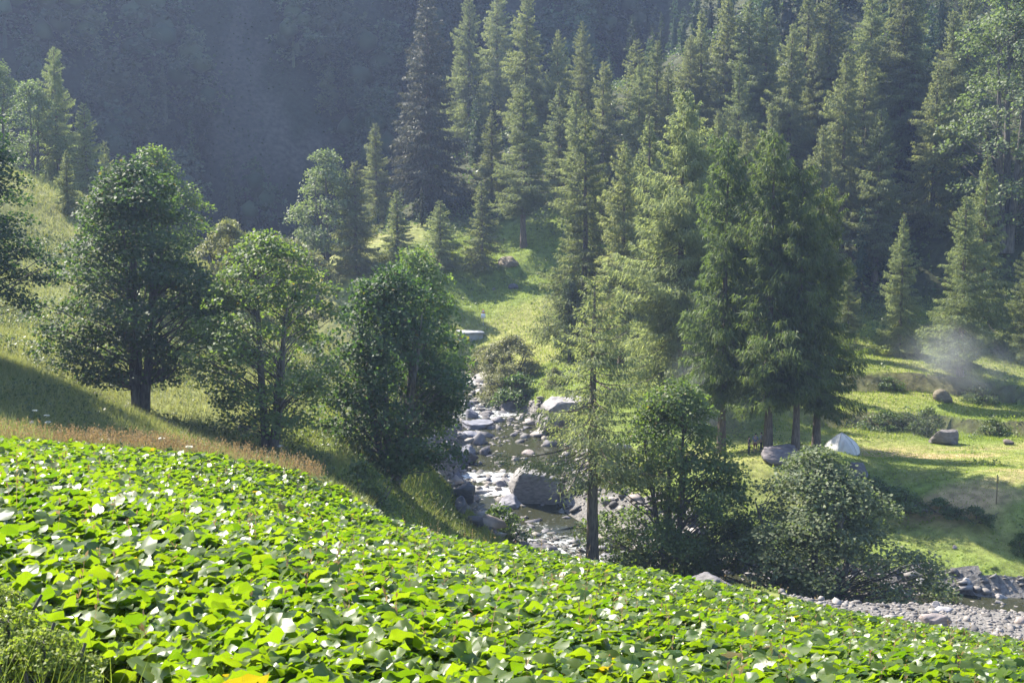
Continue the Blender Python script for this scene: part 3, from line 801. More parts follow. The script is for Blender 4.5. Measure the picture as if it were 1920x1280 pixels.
# camp grove
GC = 'larches of the camp grove'
tree_px('larch_tree', 'giant', 1272, 160, 139, 'giant broad larch, largest tree in the middle of the photo', group=GC, rot=0.4)
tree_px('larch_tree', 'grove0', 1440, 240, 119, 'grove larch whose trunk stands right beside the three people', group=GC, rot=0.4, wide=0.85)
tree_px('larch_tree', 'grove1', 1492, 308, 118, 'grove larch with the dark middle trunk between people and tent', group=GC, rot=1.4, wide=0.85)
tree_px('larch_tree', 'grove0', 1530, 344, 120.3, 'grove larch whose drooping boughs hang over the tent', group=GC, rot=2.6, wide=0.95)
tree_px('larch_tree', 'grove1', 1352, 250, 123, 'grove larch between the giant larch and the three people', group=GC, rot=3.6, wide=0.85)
tree_px('larch_tree', 'larch1', 1165, 262, 153, 'larch left of the giant with its trunk showing midway', group=GC)
tree_px('larch_tree', 'larch0', 1095, 205, 163, 'broad larch right of the upper meadow, behind the lone larch top', group=GC, wide=1.05)
tree_px('larch_tree', 'larch3', 1215, 210, 160, 'larch close behind the left shoulder of the giant larch', group=GC)
tree_px('pale_tree', 'pale1', 1068, 520, 160, 'silvery leafy tree behind the top of the lone larch', group=GC, wide=0.75)
# terrace larches at right
GT = 'larches on the right terraces'
tree_px('larch_tree', 'larch0', 1800, 362, 153, 'bright conical larch on the terrace with smoke around its foot', group=GT, wide=1.15)
tree_px('larch_tree', 'larch3', 1838, 285, 166, 'larch standing behind the bright conical terrace larch', group=GT)
tree_px('larch_tree', 'larch3', 1686, 398, 163, 'larch left of the bright terrace larch, right of the grove', group=GT, wide=0.95)
tree_px('larch_tree', 'larch0', 1925, 418, 160, 'larch cut by the right photo edge above the terraces', group=GT)
tree_px('larch_tree', 'larch4', 1588, 480, 160, 'slender larch behind the right flank of the camp grove', group=GT)
tree_px('pale_tree', 'corner', 1885, -30, 182, 'yellow-green leafy tree in the upper right corner', wide=1.0)
# hillside larches: (column, row of the top, height, label)
GH = 'larches on the hillside above the camp'
HILL = [
 (880, -35, 27, 'leftmost of the pale larches that lean against the spruce'),
 (932, -30, 27, 'broad pale larch at the top edge right of the spruce'),
 (988, -15, 26, 'pale larch at the top edge above the tall ragged larch'),
 (858, 40, 18, 'small larch tucked against the right flank of the spruce'),
 (833, 78, 15, 'lowest small larch beside the spruce'),
 (1046, 52, 20, 'small dim larch top left of its twin in the upper middle'),
 (1091, 36, 20, 'small dim larch top right of its twin in the upper middle'),
 (1049, 150, 16, 'short shaded larch in the dark gap right of the tall ragged larch'),
 (1128, 108, 22, 'narrow larch with a drooping tip above the grove'),
 (1080, 170, 18, 'larch with a tufted tip below the narrow drooping one'),
 (1190, 70, 19, 'dim larch top against the dark wall above the giant'),
 (1228, 74, 22, 'pointed bright larch top just left above the giant'),
 (1195, 114, 22, 'rounded larch left of the giant larch tip'),
 (1250, 116, 22, 'larch directly behind the giant larch tip'),
 (1311, 14, 22, 'leftmost larch of the upper right hillside'),
 (1358, -20, 26, 'second larch along the top edge of the right hillside'),
 (1397, -10, 26, 'third larch along the top edge of the right hillside'),
 (1430, 8, 25, 'fourth larch along the top edge of the right hillside'),
 (1476, 40, 25, 'larch with a dark bare trunk low on its stem, upper right hillside'),
 (1508, -40, 26, 'larch reaching out of the top edge above the dark-trunked one'),
 (1526, 56, 20, 'short larch right of the dark-trunked hillside one'),
 (1550, -25, 24, 'larch left of the grey bushy thicket at the top'),
 (1625, -40, 24, 'grey-green larch in the thicket left of the twin trunks'),
 (1684, -60, 27, 'left larch of the pair with bare twin trunks on the right hillside'),
 (1708, -45, 26, 'right larch of the pair with bare twin trunks on the right hillside'),
 (1575, 92, 27, 'tall prominent larch with its long trunk in view at mid hillside'),
 (1612, 95, 24, 'larch close on the right of the tall prominent mid-hillside one'),
 (1775, 12, 24, 'hillside larch midway between twin trunks and the corner tree'),
 (1806, -45, 26, 'larch with a dark trunk next to the corner tree'),
 (1441, 186, 22, 'bright pointed larch in the middle of the hillside'),
 (1342, 206, 22, 'larch with a dark bare stem right of the giant'),
 (1394, 222, 20, 'soft pale larch left of the bright pointed one'),
 (1424, 300, 20, 'larch rising directly behind the people-side grove trunk'),
 (1640, 200, 22, 'larch right below the tall prominent mid-hillside one'),
 (1745, 120, 22, 'larch right of the twin trunks halfway down'),
 (1535, 230, 21, 'larch in shade left of the tall prominent trunk'),
 (1290, 60, 20, 'dim larch in the dark notch above the giant'),
 (1380, 110, 22, 'grey larch in front of the top-edge row'),
]
for i, (px, ty, H, lab) in enumerate(HILL):
    key = ['larch1', 'larch0', 'larch2', 'larch4', 'larch3'][i % 5] if H > 19 else ['larch4', 'young1', 'young0'][i % 3]
    tree_px('larch_tree', key, px, ty, None, lab, H=H, group=GH, wide=RNG.uniform(0.9, 1.15))

# ------------------------------------------------------------------ far woods: one mass on the shaded wall, filler on the hill, undergrowth
def wood_mass(name, pts, protos, mat, label, seed):
    rng = np.random.default_rng(seed)
    Vs, Fs, off, Ts = [], [], 0, []
    for (x, y, z, H) in pts:
        wv, wf, lv, lf, h0 = protos[rng.integers(len(protos))]
        k = H / h0 * rng.uniform(0.9, 1.1); a = rng.uniform(0, 6.28); wd = k * rng.uniform(0.85, 1.25)
        c, s = math.cos(a), math.sin(a)
        for (v, f) in ((lv, lf),):
            q = np.stack([(v[:, 0] * c - v[:, 1] * s) * wd + x, (v[:, 0] * s + v[:, 1] * c) * wd + y, v[:, 2] * k + z - 0.3], -1)
            Vs.append(q); Fs.append(f + off); off += len(q)
            g = rng.uniform(0.45, 1.7); Ts.append(np.tile([g * rng.uniform(0.85, 1.2), g, g * rng.uniform(0.8, 1.25), 1], (len(q), 1)))
    me = new_mesh(name, np.concatenate(Vs), np.concatenate(Fs), mat)
    ca = me.color_attributes.new('tone', 'FLOAT_COLOR', 'POINT'); ca.data.foreach_set('color', np.concatenate(Ts).astype(np.float32).ravel())
    return tag(link(name, me), label, 'wood', kind='stuff')
def lod(gen):
    (wv, wf), (lv, lf) = gen
    wf = wf[0] if isinstance(wf, list) else wf
    return wv, wf
def lump(seed, c, r, n=2):
    bm = bmesh.new(); bmesh.ops.create_icosphere(bm, subdivisions=n, radius=1.0)
    v = np.array([q.co[:] for q in bm.verts]); f = np.array([[q.index for q in p.verts] for p in bm.faces]); bm.free()
    g = 1 + 0.9 * fbm(v[:, 0] * 2.3 + seed, v[:, 1] * 2.3 + v[:, 2] * 1.7, seed)
    return v * g[:, None] * np.array(r) + np.array(c), f
LODC = []
for i in range(4):
    (wv, wf), (lv, lf) = conifer(300 + i, 18, [3.0, 2.6, 3.4, 2.8][i], 56, dens=15, bare=0.1, tw=(0.6, 1.3), wid=0.13, gap=0.35, shape=0.8)
    tv, tf = tubes(np.array([[[0, 0, 0], [0, 0, 9], [0, 0, 17.5]]], float), np.array([[0.24, 0.14, 0.02]]), 5)
    v2, f2 = lump(700 + i, (0, 0, 7.0), ([0.8, 0.7, 0.95, 0.75][i], [0.8, 0.7, 0.95, 0.75][i], 5.2))
    v2[:, :2] *= np.clip(1.5 - v2[:, 2:3] / 15.0, 0.1, 1.3)
    lv, lf = join_parts([(lv, [lf]), (v2, [f2]), (tv, [np.concatenate([tf[:, :3], tf[:, [0, 2, 3]]])])])
    LODC.append((None, None, lv, lf[0], 18))
LODB = []
for i in range(3):
    (wv, wf), (lv, lf) = broadleaf(320 + i, H=11, R=[3.8, 4.4, 3.2][i], cb=0.06, nclump=46, nleaf=30, leaf=0.52, clump=(0.8, 1.5), stems=2)
    tv, tf = tubes(np.array([[[0, 0, 0], [0, 0, 4], [0, 0, 9]]], float), np.array([[0.22, 0.15, 0.03]]), 5)
    rr = [3.8, 4.4, 3.2][i]
    lumps = [(v_, [f_]) for v_, f_ in (lump(720 + i * 7 + q, (math.cos(q * 1.9 + i) * rr * 0.36 * (q < 4), math.sin(q * 1.9 + i) * rr * 0.36 * (q < 4), 3.0 + 1.25 * q), (rr * 0.36, rr * 0.36, 1.4), 1) for q in range(5))]
    lv, lf = join_parts([(lv, [np.concatenate([lf[:, :3], lf[:, [0, 2, 3]]])])] + lumps + [(tv, [np.concatenate([tf[:, :3], tf[:, [0, 2, 3]]])])])
    LODB.append((None, None, lv, lf[0], 11))
rng = np.random.default_rng(11)
def in_frame(x, y, z, m=60):
    u, v = project(x, y, z)
    return (u > -m) & (u < 1920 + m) & (v > -m - 120) & (v < 1280 + m) & (y > 2)
def is_mtn(x, y):
    i = np.clip(np.searchsorted(gx, x) - 1, 0, len(gx) - 1); j = np.clip(np.searchsorted(gy, y) - 1, 0, len(gy) - 1)
    return MTN[i, j]
xs = rng.uniform(-130, 130, 6000); ys = rng.uniform(205, 350, 6000); zs = hz(xs, ys)
ok = is_mtn(xs, ys) & in_frame(xs, ys, zs, 40) & (fbm(xs * 0.06, ys * 0.05, 71) + 0.5 < 0.62)
pts = [(xs[i], ys[i], zs[i], rng.uniform(9, 19)) for i in np.nonzero(ok)[0][:175]]
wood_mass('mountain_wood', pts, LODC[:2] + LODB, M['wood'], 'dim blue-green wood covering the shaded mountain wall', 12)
xs = rng.uniform(-14, 100, 5000); ys = rng.uniform(172, 262, 5000); zs = hz(xs, ys)
ok = (~is_mtn(xs, ys)) & in_frame(xs, ys, zs, 40) & (ys > 205 - 0.9 * np.clip(xs - 6, 0, 33)) & (xs > -4)
pts = [(xs[i], ys[i], zs[i], rng.uniform(6, 14)) for i in np.nonzero(ok)[0][:70]]
xs = rng.uniform(-14, 100, 5000); ys = rng.uniform(224, 280, 5000); zs = hz(xs, ys)
ok = (~is_mtn(xs, ys)) & in_frame(xs, ys, zs, 40)
pts += [(xs[i], ys[i], zs[i], rng.uniform(8, 15)) for i in np.nonzero(ok)[0][:60]]
xs = rng.uniform(-40, -8, 900); ys = rng.uniform(200, 222, 900); zs = hz(xs, ys)
pts += [(xs[i], ys[i], zs[i], rng.uniform(3, 6)) for i in range(26)]
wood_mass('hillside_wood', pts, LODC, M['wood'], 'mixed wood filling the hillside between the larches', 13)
def scatter_leaves(name, x, y, hmax, size, mat, seed, label, cat):
    r = np.random.default_rng(seed)
    n = len(x)
    z = hz(x, y) + r.uniform(0, 1, n) ** 1.5 * hmax
    c = np.stack([x, y, z], -1)
    nr = norm(np.array([-0.1, -0.2, 0.8]) + r.normal(0, 0.5, (n, 3)))
    u = norm(np.cross(nr, r.normal(0, 1, (n, 3)))); v = np.cross(nr, u)
    s = size * r.uniform(0.6, 1.4, n)
    Vq, Fq = diamonds(c, u * s[:, None], v * (s * 0.45)[:, None])
    return tag(link(name, new_mesh(name, Vq, Fq, mat)), label, cat, kind='stuff')
xs = rng.uniform(-42, 95, 90000); ys = rng.uniform(166, 275, 90000); zs = hz(xs, ys)
ok = (~is_mtn(xs, ys)) & in_frame(xs, ys, zs, 30) & (ys > 202 - 0.9 * np.clip(xs - 2, 0, 38)) & (fbm(xs * 0.25, ys * 0.25, 81) > -0.06)
xs, ys = xs[ok][:40000], ys[ok][:40000]
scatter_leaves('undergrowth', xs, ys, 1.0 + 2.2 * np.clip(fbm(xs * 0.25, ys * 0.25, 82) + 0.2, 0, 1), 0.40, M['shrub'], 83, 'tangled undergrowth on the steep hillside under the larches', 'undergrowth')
xs = rng.uniform(-130, 60, 90000); ys = rng.uniform(205, 340, 90000); zs = hz(xs, ys)
ok = is_mtn(xs, ys) & in_frame(xs, ys, zs, 30) & (fbm(xs * 0.12, ys * 0.10, 91) > -0.02)
xs, ys = xs[ok][:12000], ys[ok][:12000]
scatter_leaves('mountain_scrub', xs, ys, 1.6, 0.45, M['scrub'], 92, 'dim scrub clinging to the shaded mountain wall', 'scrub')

# ------------------------------------------------------------------ butterbur bank
def leaf_proto(seed, n=14, rings=(0.5, 1.0), wave=1.0):
    r = np.random.default_rng(seed)
    th = np.linspace(-math.pi, math.pi, n, endpoint=False) + math.pi / n
    ph = r.uniform(0, 6.28, 4)
    rad_ = 0.5 * (1 - 0.42 * np.exp(-(math.pi - np.abs(th)) ** 2 / 0.12)) * (1 + 0.08 * np.sin(5 * th + ph[0]) + 0.05 * np.sin(9 * th + ph[1])) * r.uniform(0.94, 1.06, n)
    V = [[-0.12, 0, 0.0]]
    for q in rings:
        x = np.cos(th) * rad_ * q * 1.05; y = np.sin(th) * rad_ * q * 1.12
        z = 0.20 * wave * np.abs(y) - 0.35 * (x * x + y * y) * r.uniform(0.3, 1.2) + wave * (q ** 2) * (0.075 * np.sin(3 * th + ph[2]) + 0.07 * np.sin(5 * th + ph[3]) + r.normal(0, 0.025, n))
        V += list(np.stack([x, y, z], -1))
    V = np.array(V)
    F = []
    for i in range(n):
        j = (i + 1) % n
        F.append([0, 1 + i, 1 + j])
        for k in range(len(rings) - 1):
            a = 1 + k * n; b = a + n
            F.append([a + i, b + i, b + j]); F.append([a + i, b + j, a + j])
    return V, np.array(F)
def build_butterbur():
    r = np.random.default_rng(401)
    near = [leaf_proto(410 + i) for i in range(7)]
    mid = [leaf_proto(430 + i, 13, (1.0,), 0.6) for i in range(7)]
    far = [leaf_proto(450 + i, 8, (1.0,), 0.6) for i in range(7)]
    n = 190000
    y = np.sqrt(r.uniform(11.5 ** 2, 63 ** 2, n)); x = y * r.uniform(-0.47, 0.52, n)
    keep = (y < edge_y(x) + 0.5 * fbm(x * 0.9, y * 0.9, 5) * 3) & ~((x < -3.2) & (y < 13.2 + (x + 3.2) * 0.8 * 0)) 
    z0 = hz(x, y)
    keep &= in_frame(x, y, z0, 110)
    # thin patches near the far left edge where weeds come through
    keep &= ~((fbm(x * 0.5, y * 0.5, 15) > 0.20) & (y > 50))
    x, y, z0 = x[keep], y[keep], z0[keep]
    dens = np.where(y < 38, 0.74, 0.47)
    k = r.uniform(0, 1, len(x)) < dens
    x, y, z0 = x[k], y[k], z0[k]
    n = len(x)
    size = np.clip(np.exp(r.normal(math.log(0.208), 0.36, n)), 0.09, 0.40) * np.where(y > 45, 0.92, 1.0)
    z = z0 + 0.22 + 0.32 * r.uniform(0, 1, n) * (0.5 + size) + 0.45 * fbm(x * 0.7, y * 0.7, 8)
    up_ = norm(np.array([-0.26, 0.32, 1.0]) + r.normal(0, 0.48, (n, 3)) * np.array([1, 1, 0.25]))
    t = r.uniform(0, 6.283, n)
    fx = norm(np.cross(up_, np.stack([np.cos(t), np.sin(t), np.zeros(n)], -1)))
    fy = np.cross(up_, fx)
    u, v = project(x, y, z)
    show = size / y
    inside = (u > 0) & (u < 1920) & (v < 1275) & (v > 0)
    order = np.argsort(-show * inside)
    big = order[:300]; rest = np.setdiff1d(np.arange(n), big)
    root = link('butterbur_bank', None, None, (0, 20, float(hz(0, 20))))
    tag(root, 'sunlit bank of big round yellow-green butterbur leaves across the foreground', 'plants')
    meshes = [new_mesh('butterbur_leaf_blade', V_, F_, M['butterbur'], smooth=True) for V_, F_ in near]
    for i in big:
        mtx = Matrix(((fx[i, 0] * size[i], fy[i, 0] * size[i], up_[i, 0] * size[i], x[i]),
                      (fx[i, 1] * size[i], fy[i, 1] * size[i], up_[i, 1] * size[i], y[i] - 20),
                      (fx[i, 2] * size[i], fy[i, 2] * size[i], up_[i, 2] * size[i], z[i] - root.location.z), (0, 0, 0, 1)))
        o = bpy.data.objects.new('leaf', meshes[i % 7]); COL.objects.link(o)
        o.parent = root; o.matrix_local = mtx
    Vs, Fs, off = [], [], 0
    pid = r.integers(0, 7, n)
    for k in range(7):
        for (pr, sel) in ((near[k], (y < 20)), (mid[k], (y >= 20) & (y < 36)), (far[k], (y >= 36))):
            ii = rest[(pid[rest] == k) & sel[rest]]
            if not len(ii): continue
            pv, pf = pr
            q = (fx[ii][:, None] * pv[None, :, 0:1] + fy[ii][:, None] * pv[None, :, 1:2] + up_[ii][:, None] * pv[None, :, 2:3]) * size[ii][:, None, None]
            q += np.stack([x[ii], y[ii] - 20, z[ii] - root.location.z], -1)[:, None]
            m = len(pv)
            Fs.append((pf[None] + (np.arange(len(ii)) * m)[:, None, None] + off).reshape(-1, 3))
            Vs.append(q.reshape(-1, 3)); off += len(ii) * m
    me = new_mesh('leaf_mass', np.concatenate(Vs), np.concatenate(Fs), M['butterbur'], smooth=True)
    tag(link('leaf_mass', me, root), kind='stuff')
    print('butterbur leaves', n)
build_butterbur()

# ------------------------------------------------------------------ grasses
def blades(x, y, h, w, seed, lean=0.35, z=None):
    r = np.random.default_rng(seed); n = len(x)
    z = hz(x, y) - 0.02 if z is None else z
    a = r.uniform(0, 6.283, n)
    hh = h * r.uniform(0.55, 1.25, n)
    side = np.stack([np.cos(a), np.sin(a), np.zeros(n)], -1) * (w * r.uniform(0.6, 1.3, n))[:, None] * 0.5
    tip = np.stack([r.normal(0.08, lean, n) * hh, r.normal(-0.05, lean, n) * hh, hh], -1)
    b = np.stack([x, y, z], -1)
    V_ = np.stack([b - side, b + side, b + tip], 1).reshape(-1, 3)
    return V_, np.arange(3 * n).reshape(-1, 3)
def region(n, x0, x1, y0, y1, seed, pxr=None, cond=None, m=40):
    r = np.random.default_rng(seed)
    x = r.uniform(x0, x1, n); y = r.uniform(y0, y1, n)
    z = hz(x, y)
    u, v = project(x, y, z)
    k = (u > -m) & (u < 1920 + m) & (v < 1300) & (v > -20)
    if pxr: k &= (u > pxr[0]) & (u < pxr[1])
    sr, _, _ = poly_near(x, y, ST)
    i = np.clip(np.searchsorted(gx, x), 0, len(gx) - 1); j = np.clip(np.searchsorted(gy, y), 0, len(gy) - 1)
    k &= ~BED[i, j] & ~MTN[i, j] & (y > edge_y(x) - 0.3)
    if cond is not None: k &= cond(x, y)
    return x[k], y[k]
def stuff_mesh(name, parts, mat, label, cat):
    V_, F_ = join_parts(parts)
    return tag(link(name, new_mesh(name, V_, F_, mat)), label, cat, kind='stuff')
xa, ya = region(90000, -34, 0, 56, 84, 501, pxr=(-60, 690))
xb, yb = region(110000, -62, 4, 80, 150, 502)
stuff_mesh('meadow_grass', [blades(xa, ya, 0.55, 0.035, 503, 0.4), blades(xb, yb, 0.55, 0.06, 504, 0.4)], M['meadow'], 'long pale sunlit grass on the left slope', 'grass')
xc, yc = region(80000, -12, 34, 138, 205, 505, pxr=(800, 1700), cond=lambda x, y: y < 206 - 0.9 * np.clip(x - 6, 0, 40))
xd, yd = region(80000, 18, 62, 99, 137, 506)
xe, ye = region(90000, 24, 74, 134, 178, 507, cond=lambda x, y: (np.abs(y - TER1(x)) > 0.45) & (np.abs(y - TER2(x)) > 0.45))
xg, yg = region(60000, -14, 14, 76, 126, 508)
stuff_mesh('short_grass', [blades(xc, yc, 0.28, 0.07, 509), blades(xd, yd, 0.13, 0.05, 510), blades(xe, ye, 0.24, 0.06, 511), blades(xg, yg, 0.30, 0.045, 512)], M['grass'], 'short bright green grass of the valley meadows and banks', 'grass')
xs, ys = region(160000, -58, 2, 57, 128, 540, cond=lambda x, y: fbm(x * 0.22, y * 0.22, 541) > 0.03)
scatter_leaves('meadow_herbs', xs[:30000], ys[:30000], 0.45, 0.17, M['shrub'], 542, 'patches of leafy green herbs among the long slope grass', 'herbs')
xs, ys = region(90000, -14, 62, 76, 200, 543, cond=lambda x, y: (fbm(x * 0.35, y * 0.35, 544) > 0.10) & (y < 206 - 0.9 * np.clip(x - 6, 0, 40)))
scatter_leaves('meadow_tufts', xs[:16000], ys[:16000], 0.35, 0.2, M['grass'], 545, 'rough green tufts dotting the valley meadows', 'tufts')
xs, ys = region(90000, -14, 62, 100, 200, 546, cond=lambda x, y: (fbm(x * 0.22, y * 0.22, 547) > 0.08) & (y < 206 - 0.9 * np.clip(x - 6, 0, 40)) & ~((x > 28) & (y > 107) & (y < 134)))
scatter_leaves('meadow_weeds', xs[:11000], ys[:11000], 0.4, 0.2, M['shrub'], 548, 'darker leafy weed patches on the valley meadow and terraces', 'weeds')
def stalks(x, y, h, seed, heads=5):
    r = np.random.default_rng(seed); n = len(x)
    V1, F1 = blades(x, y, h, 0.02, seed, 0.14)
    tips = V1.reshape(-1, 3, 3)[:, 2]; base = V1.reshape(-1, 3, 3)[:, 0]
    t = r.uniform(0.55, 1.0, (n, heads)); c = (base[:, None] * (1 - t[..., None]) + tips[:, None] * t[..., None]).reshape(-1, 3)
    u = norm(r.normal(0, 0.4, c.shape) + np.array([0, 0, 0.9])) * r.uniform(0.06, 0.14, len(c))[:, None]
    v = norm(np.cross(u, r.normal(0, 1, c.shape))) * 0.018
    return [(V1, F1), diamonds(c, u, v)]
xs, ys = region(20000, -32, -8.5, 56, 72, 520, cond=lambda x, y: (y < edge_y(x) + 1.2 + 9 * (fbm(x * 0.3, y * 0.3, 6) + 0.18)) & (fbm(x * 0.55, y * 0.55, 66) > -0.05))
rq = np.random.default_rng(523); FY = np.sqrt(rq.uniform(14 ** 2, 57 ** 2, 420)); FX = FY * rq.uniform(-0.38, 0.38, 420)
stuff_mesh('dry_stalks', stalks(xs[:4600], ys[:4600], 0.95, 521) + stalks(FX, FY, 0.95, 522), M['dry'], 'rusty dry sorrel and grass stalks along the top of the butterbur', 'dry stalks')
# grass blades and weeds in the near left corner
rg = np.random.default_rng(530)
xs = rg.uniform(-6.5, -1.2, 1500); ys = rg.uniform(9.5, 14.5, 1500)
k = (project(xs, ys, hz(xs, ys))[0] < 560 - 30 * (ys - 9))
V1 = blades(xs[k][:520], ys[k][:520], 0.6, 0.008, 531, 0.5)
stuff_mesh('corner_grass', [V1], M['grass'], 'long grass blades in the lower left corner', 'grass')
bl('weed', 'grass', 1.15, seed=213, R=0.75, cb=0.0, nclump=70, nleaf=70, leaf=0.055, stems=6, spread=0.9, clump=(0.12, 0.26), topw=0.45, wide_at=0.5, trunk_r=0.012)
for px, d, ty, lab in [(15, 12.4, 1150, 'leafy weed at the very corner, lower left'), (80, 12.0, 1190, 'leafy weed right of the corner one, lower left'), (-25, 14.5, 1095, 'leafy weed cut by the left edge above the corner')]:
    tree_px('weed_plant', 'weed', px, ty, d, lab, cat='weed', group='weeds in the lower left corner')
def umbel(px, py, lift, label):
    h = hit(px, py + 6, 50)
    e = link('umbel_flower', None, None, tuple(h)); tag(e, label, 'flower', 'white umbel flowers in the meadow')
    r = np.random.default_rng(int(px * 7 + py))
    H = lift
    P = np.array([[[0, 0, -0.05], [0.02, 0.01, H * 0.5], [0.0, 0.03, H]]])
    tv, tf = tubes(P, np.array([[0.012, 0.01, 0.007]]), 4)
    link('stem', new_mesh('umbel_stem', tv, tf, M['grass']), e)
    n = 46
    a = r.uniform(0, 6.28, n); q = np.sqrt(r.uniform(0, 1, n)) * 0.15
    c = np.stack([np.cos(a) * q, np.sin(a) * q + 0.03, H + 0.05 - q * q * 1.2 + r.normal(0, 0.008, n)], -1)
    u = np.stack([np.cos(a + 1), np.sin(a + 1), r.normal(0, .2, n)], -1) * 0.06
    v = np.stack([-np.sin(a + 1), np.cos(a + 1), r.normal(0, .2, n)], -1) * 0.028
    dv, df = diamonds(c - u * 0.5, u, v)
    rv, rf = tubes(np.stack([np.repeat([[0, 0.03, H - 0.06]], 9, 0), c[:9]], 1), np.full((9, 2), 0.004), 3)
    V_, F_ = join_parts([(dv, df), (rv, rf)])
    link('flower_head', new_mesh('umbel_head', V_, F_, M['umbel']), e)
for px, py, l, lab in [(67, 795, .75, 'white flower head, highest of those at far left above the butterbur'), (88, 806, .8, 'white flower head just right below the highest far-left one'), (90, 812, .6, 'white flower head lowest of the close pair at far left'),
                       (304, 851, .8, 'white flower head in the rusty stalks below the twin-trunk tree'), (355, 868, .8, 'white flower head right of the one in the rusty stalks'), (512, 846, .9, 'white flower head at the foot of the airy tree'),
                       (526, 858, .8, 'white flower head just right of the one at the airy tree foot'), (1284, 1090, .9, 'white flower head left of the boulder at the butterbur edge')]:
    umbel(px, py, l, lab)

# ------------------------------------------------------------------ rocks
def hull_rock(seed, flat=0.6, npt=16):
    r = np.random.default_rng(seed)
    p = norm(r.normal(0, 1, (npt, 3))) * r.uniform(0.8, 1.05, (npt, 1)) * np.array([0.5, 0.40, 0.5 * flat])
    bm = bmesh.new()
    for q in p: bm.verts.new(q)
    res = bmesh.ops.convex_hull(bm, input=bm.verts)
    junk = [g for g in res['geom_interior'] if isinstance(g, bmesh.types.BMVert)] + [g for g in res['geom_unused'] if isinstance(g, bmesh.types.BMVert)]
    if junk: bmesh.ops.delete(bm, geom=list(set(junk)), context='VERTS')
    bmesh.ops.triangulate(bm, faces=bm.faces)
    bm.verts.ensure_lookup_table()
    V_ = np.array([v.co[:] for v in bm.verts]); 
    bm.verts.index_update()
    F_ = np.array([[v.index for v in f.verts] for f in bm.faces])
    bm.free()
    return V_, F_
def boulder_mesh(seed, dims, cuts=9, strata=0.0, tilt=0.0, top=None, sub_=4):
    """a weathered block: a sphere flattened by random planes, roughened, with bedding steps"""
    r = np.random.default_rng(seed)
    bm = bmesh.new(); bmesh.ops.create_icosphere(bm, subdivisions=sub_, radius=1.0)
    V_ = np.array([v.co[:] for v in bm.verts]); F_ = np.array([[v.index for v in f.verts] for f in bm.faces]); bm.free()
    for k in range(cuts):
        nn = norm(r.normal(0, 1, 3) * np.array([1, 1, 0.8])); d = r.uniform(0.40, 0.80)
        s = V_ @ nn
        V_ = V_ - np.maximum(s - d, 0)[:, None] * nn * 0.95
    if top:
        for nn, d in ((norm(np.array([0.12, -0.10, 1.0])), top), (norm(np.array([-1, -0.3, 0.1])), 0.7), (norm(np.array([0.2, -1, 0.05])), 0.6), (norm(np.array([1, -0.4, 0.0])), 0.75)):
            V_ = V_ - np.maximum(V_ @ nn - d, 0)[:, None] * nn
    ln = np.linalg.norm(V_, axis=1)
    a = np.arctan2(V_[:, 1], V_[:, 0])
    rough = fbm(V_[:, 0] * 2.2 + seed, V_[:, 1] * 2.2 + V_[:, 2] * 3.1, seed) * 0.30 + fbm(V_[:, 0] * 7 + V_[:, 2] * 5, V_[:, 1] * 7 - V_[:, 2] * 6, seed + 3) * 0.16
    if strata:
        w = V_[:, 2] * math.cos(tilt) + V_[:, 0] * math.sin(tilt)
        st = vnoise(w * 6.0 + 50, np.zeros(len(w)) + seed, seed) - 0.5
        rough = rough + strata * st
    V_ = V_ * (1 + rough)[:, None]
    mn, mx = V_.min(0), V_.max(0)
    V_ = (V_ - (mn + mx) / 2) / (mx - mn) * np.array(dims)
    V_[:, 2] += dims[2] / 2
    return V_, F_
def boulder(px, py, wpx, hpx, label, seed, tone=(1, 1, 1), cuts=9, strata=0.0, tilt=0.0, depth=0.8, dmin=60, sink=0.3, name='boulder', rot=None):
    h = hit(px, py, dmin)
    w = wpx * h[1] / FPX; hh = hpx * h[1] / FPX
    dims = (w, w * depth, hh * (1 + sink))
    V_, F_ = boulder_mesh(seed, dims, cuts, strata, tilt, 0.42 if cuts >= 12 else None, 4 if wpx > 50 else 3)
    o = link(name, new_mesh(name, V_, F_, M['rock'], smooth=False), None, (h[0], h[1] + dims[1] * 0.3, h[2] - hh * sink), (0, 0, (seed * 1.7) % 0.8 - 0.4 if rot is None else rot))
    o.color = (tone[0] * 0.78, tone[1] * 0.78, tone[2] * 0.80, 1)
    tag(o, label, 'boulder', 'boulders of the stream and meadow')
    return o
PALE = (1.15, 1.12, 1.10); BLUE = (0.80, 0.84, 0.98); DARK = (0.45, 0.46, 0.52); WARM = (1.15, 1.0, 0.92); MOSS = (0.62, 0.62, 0.42)
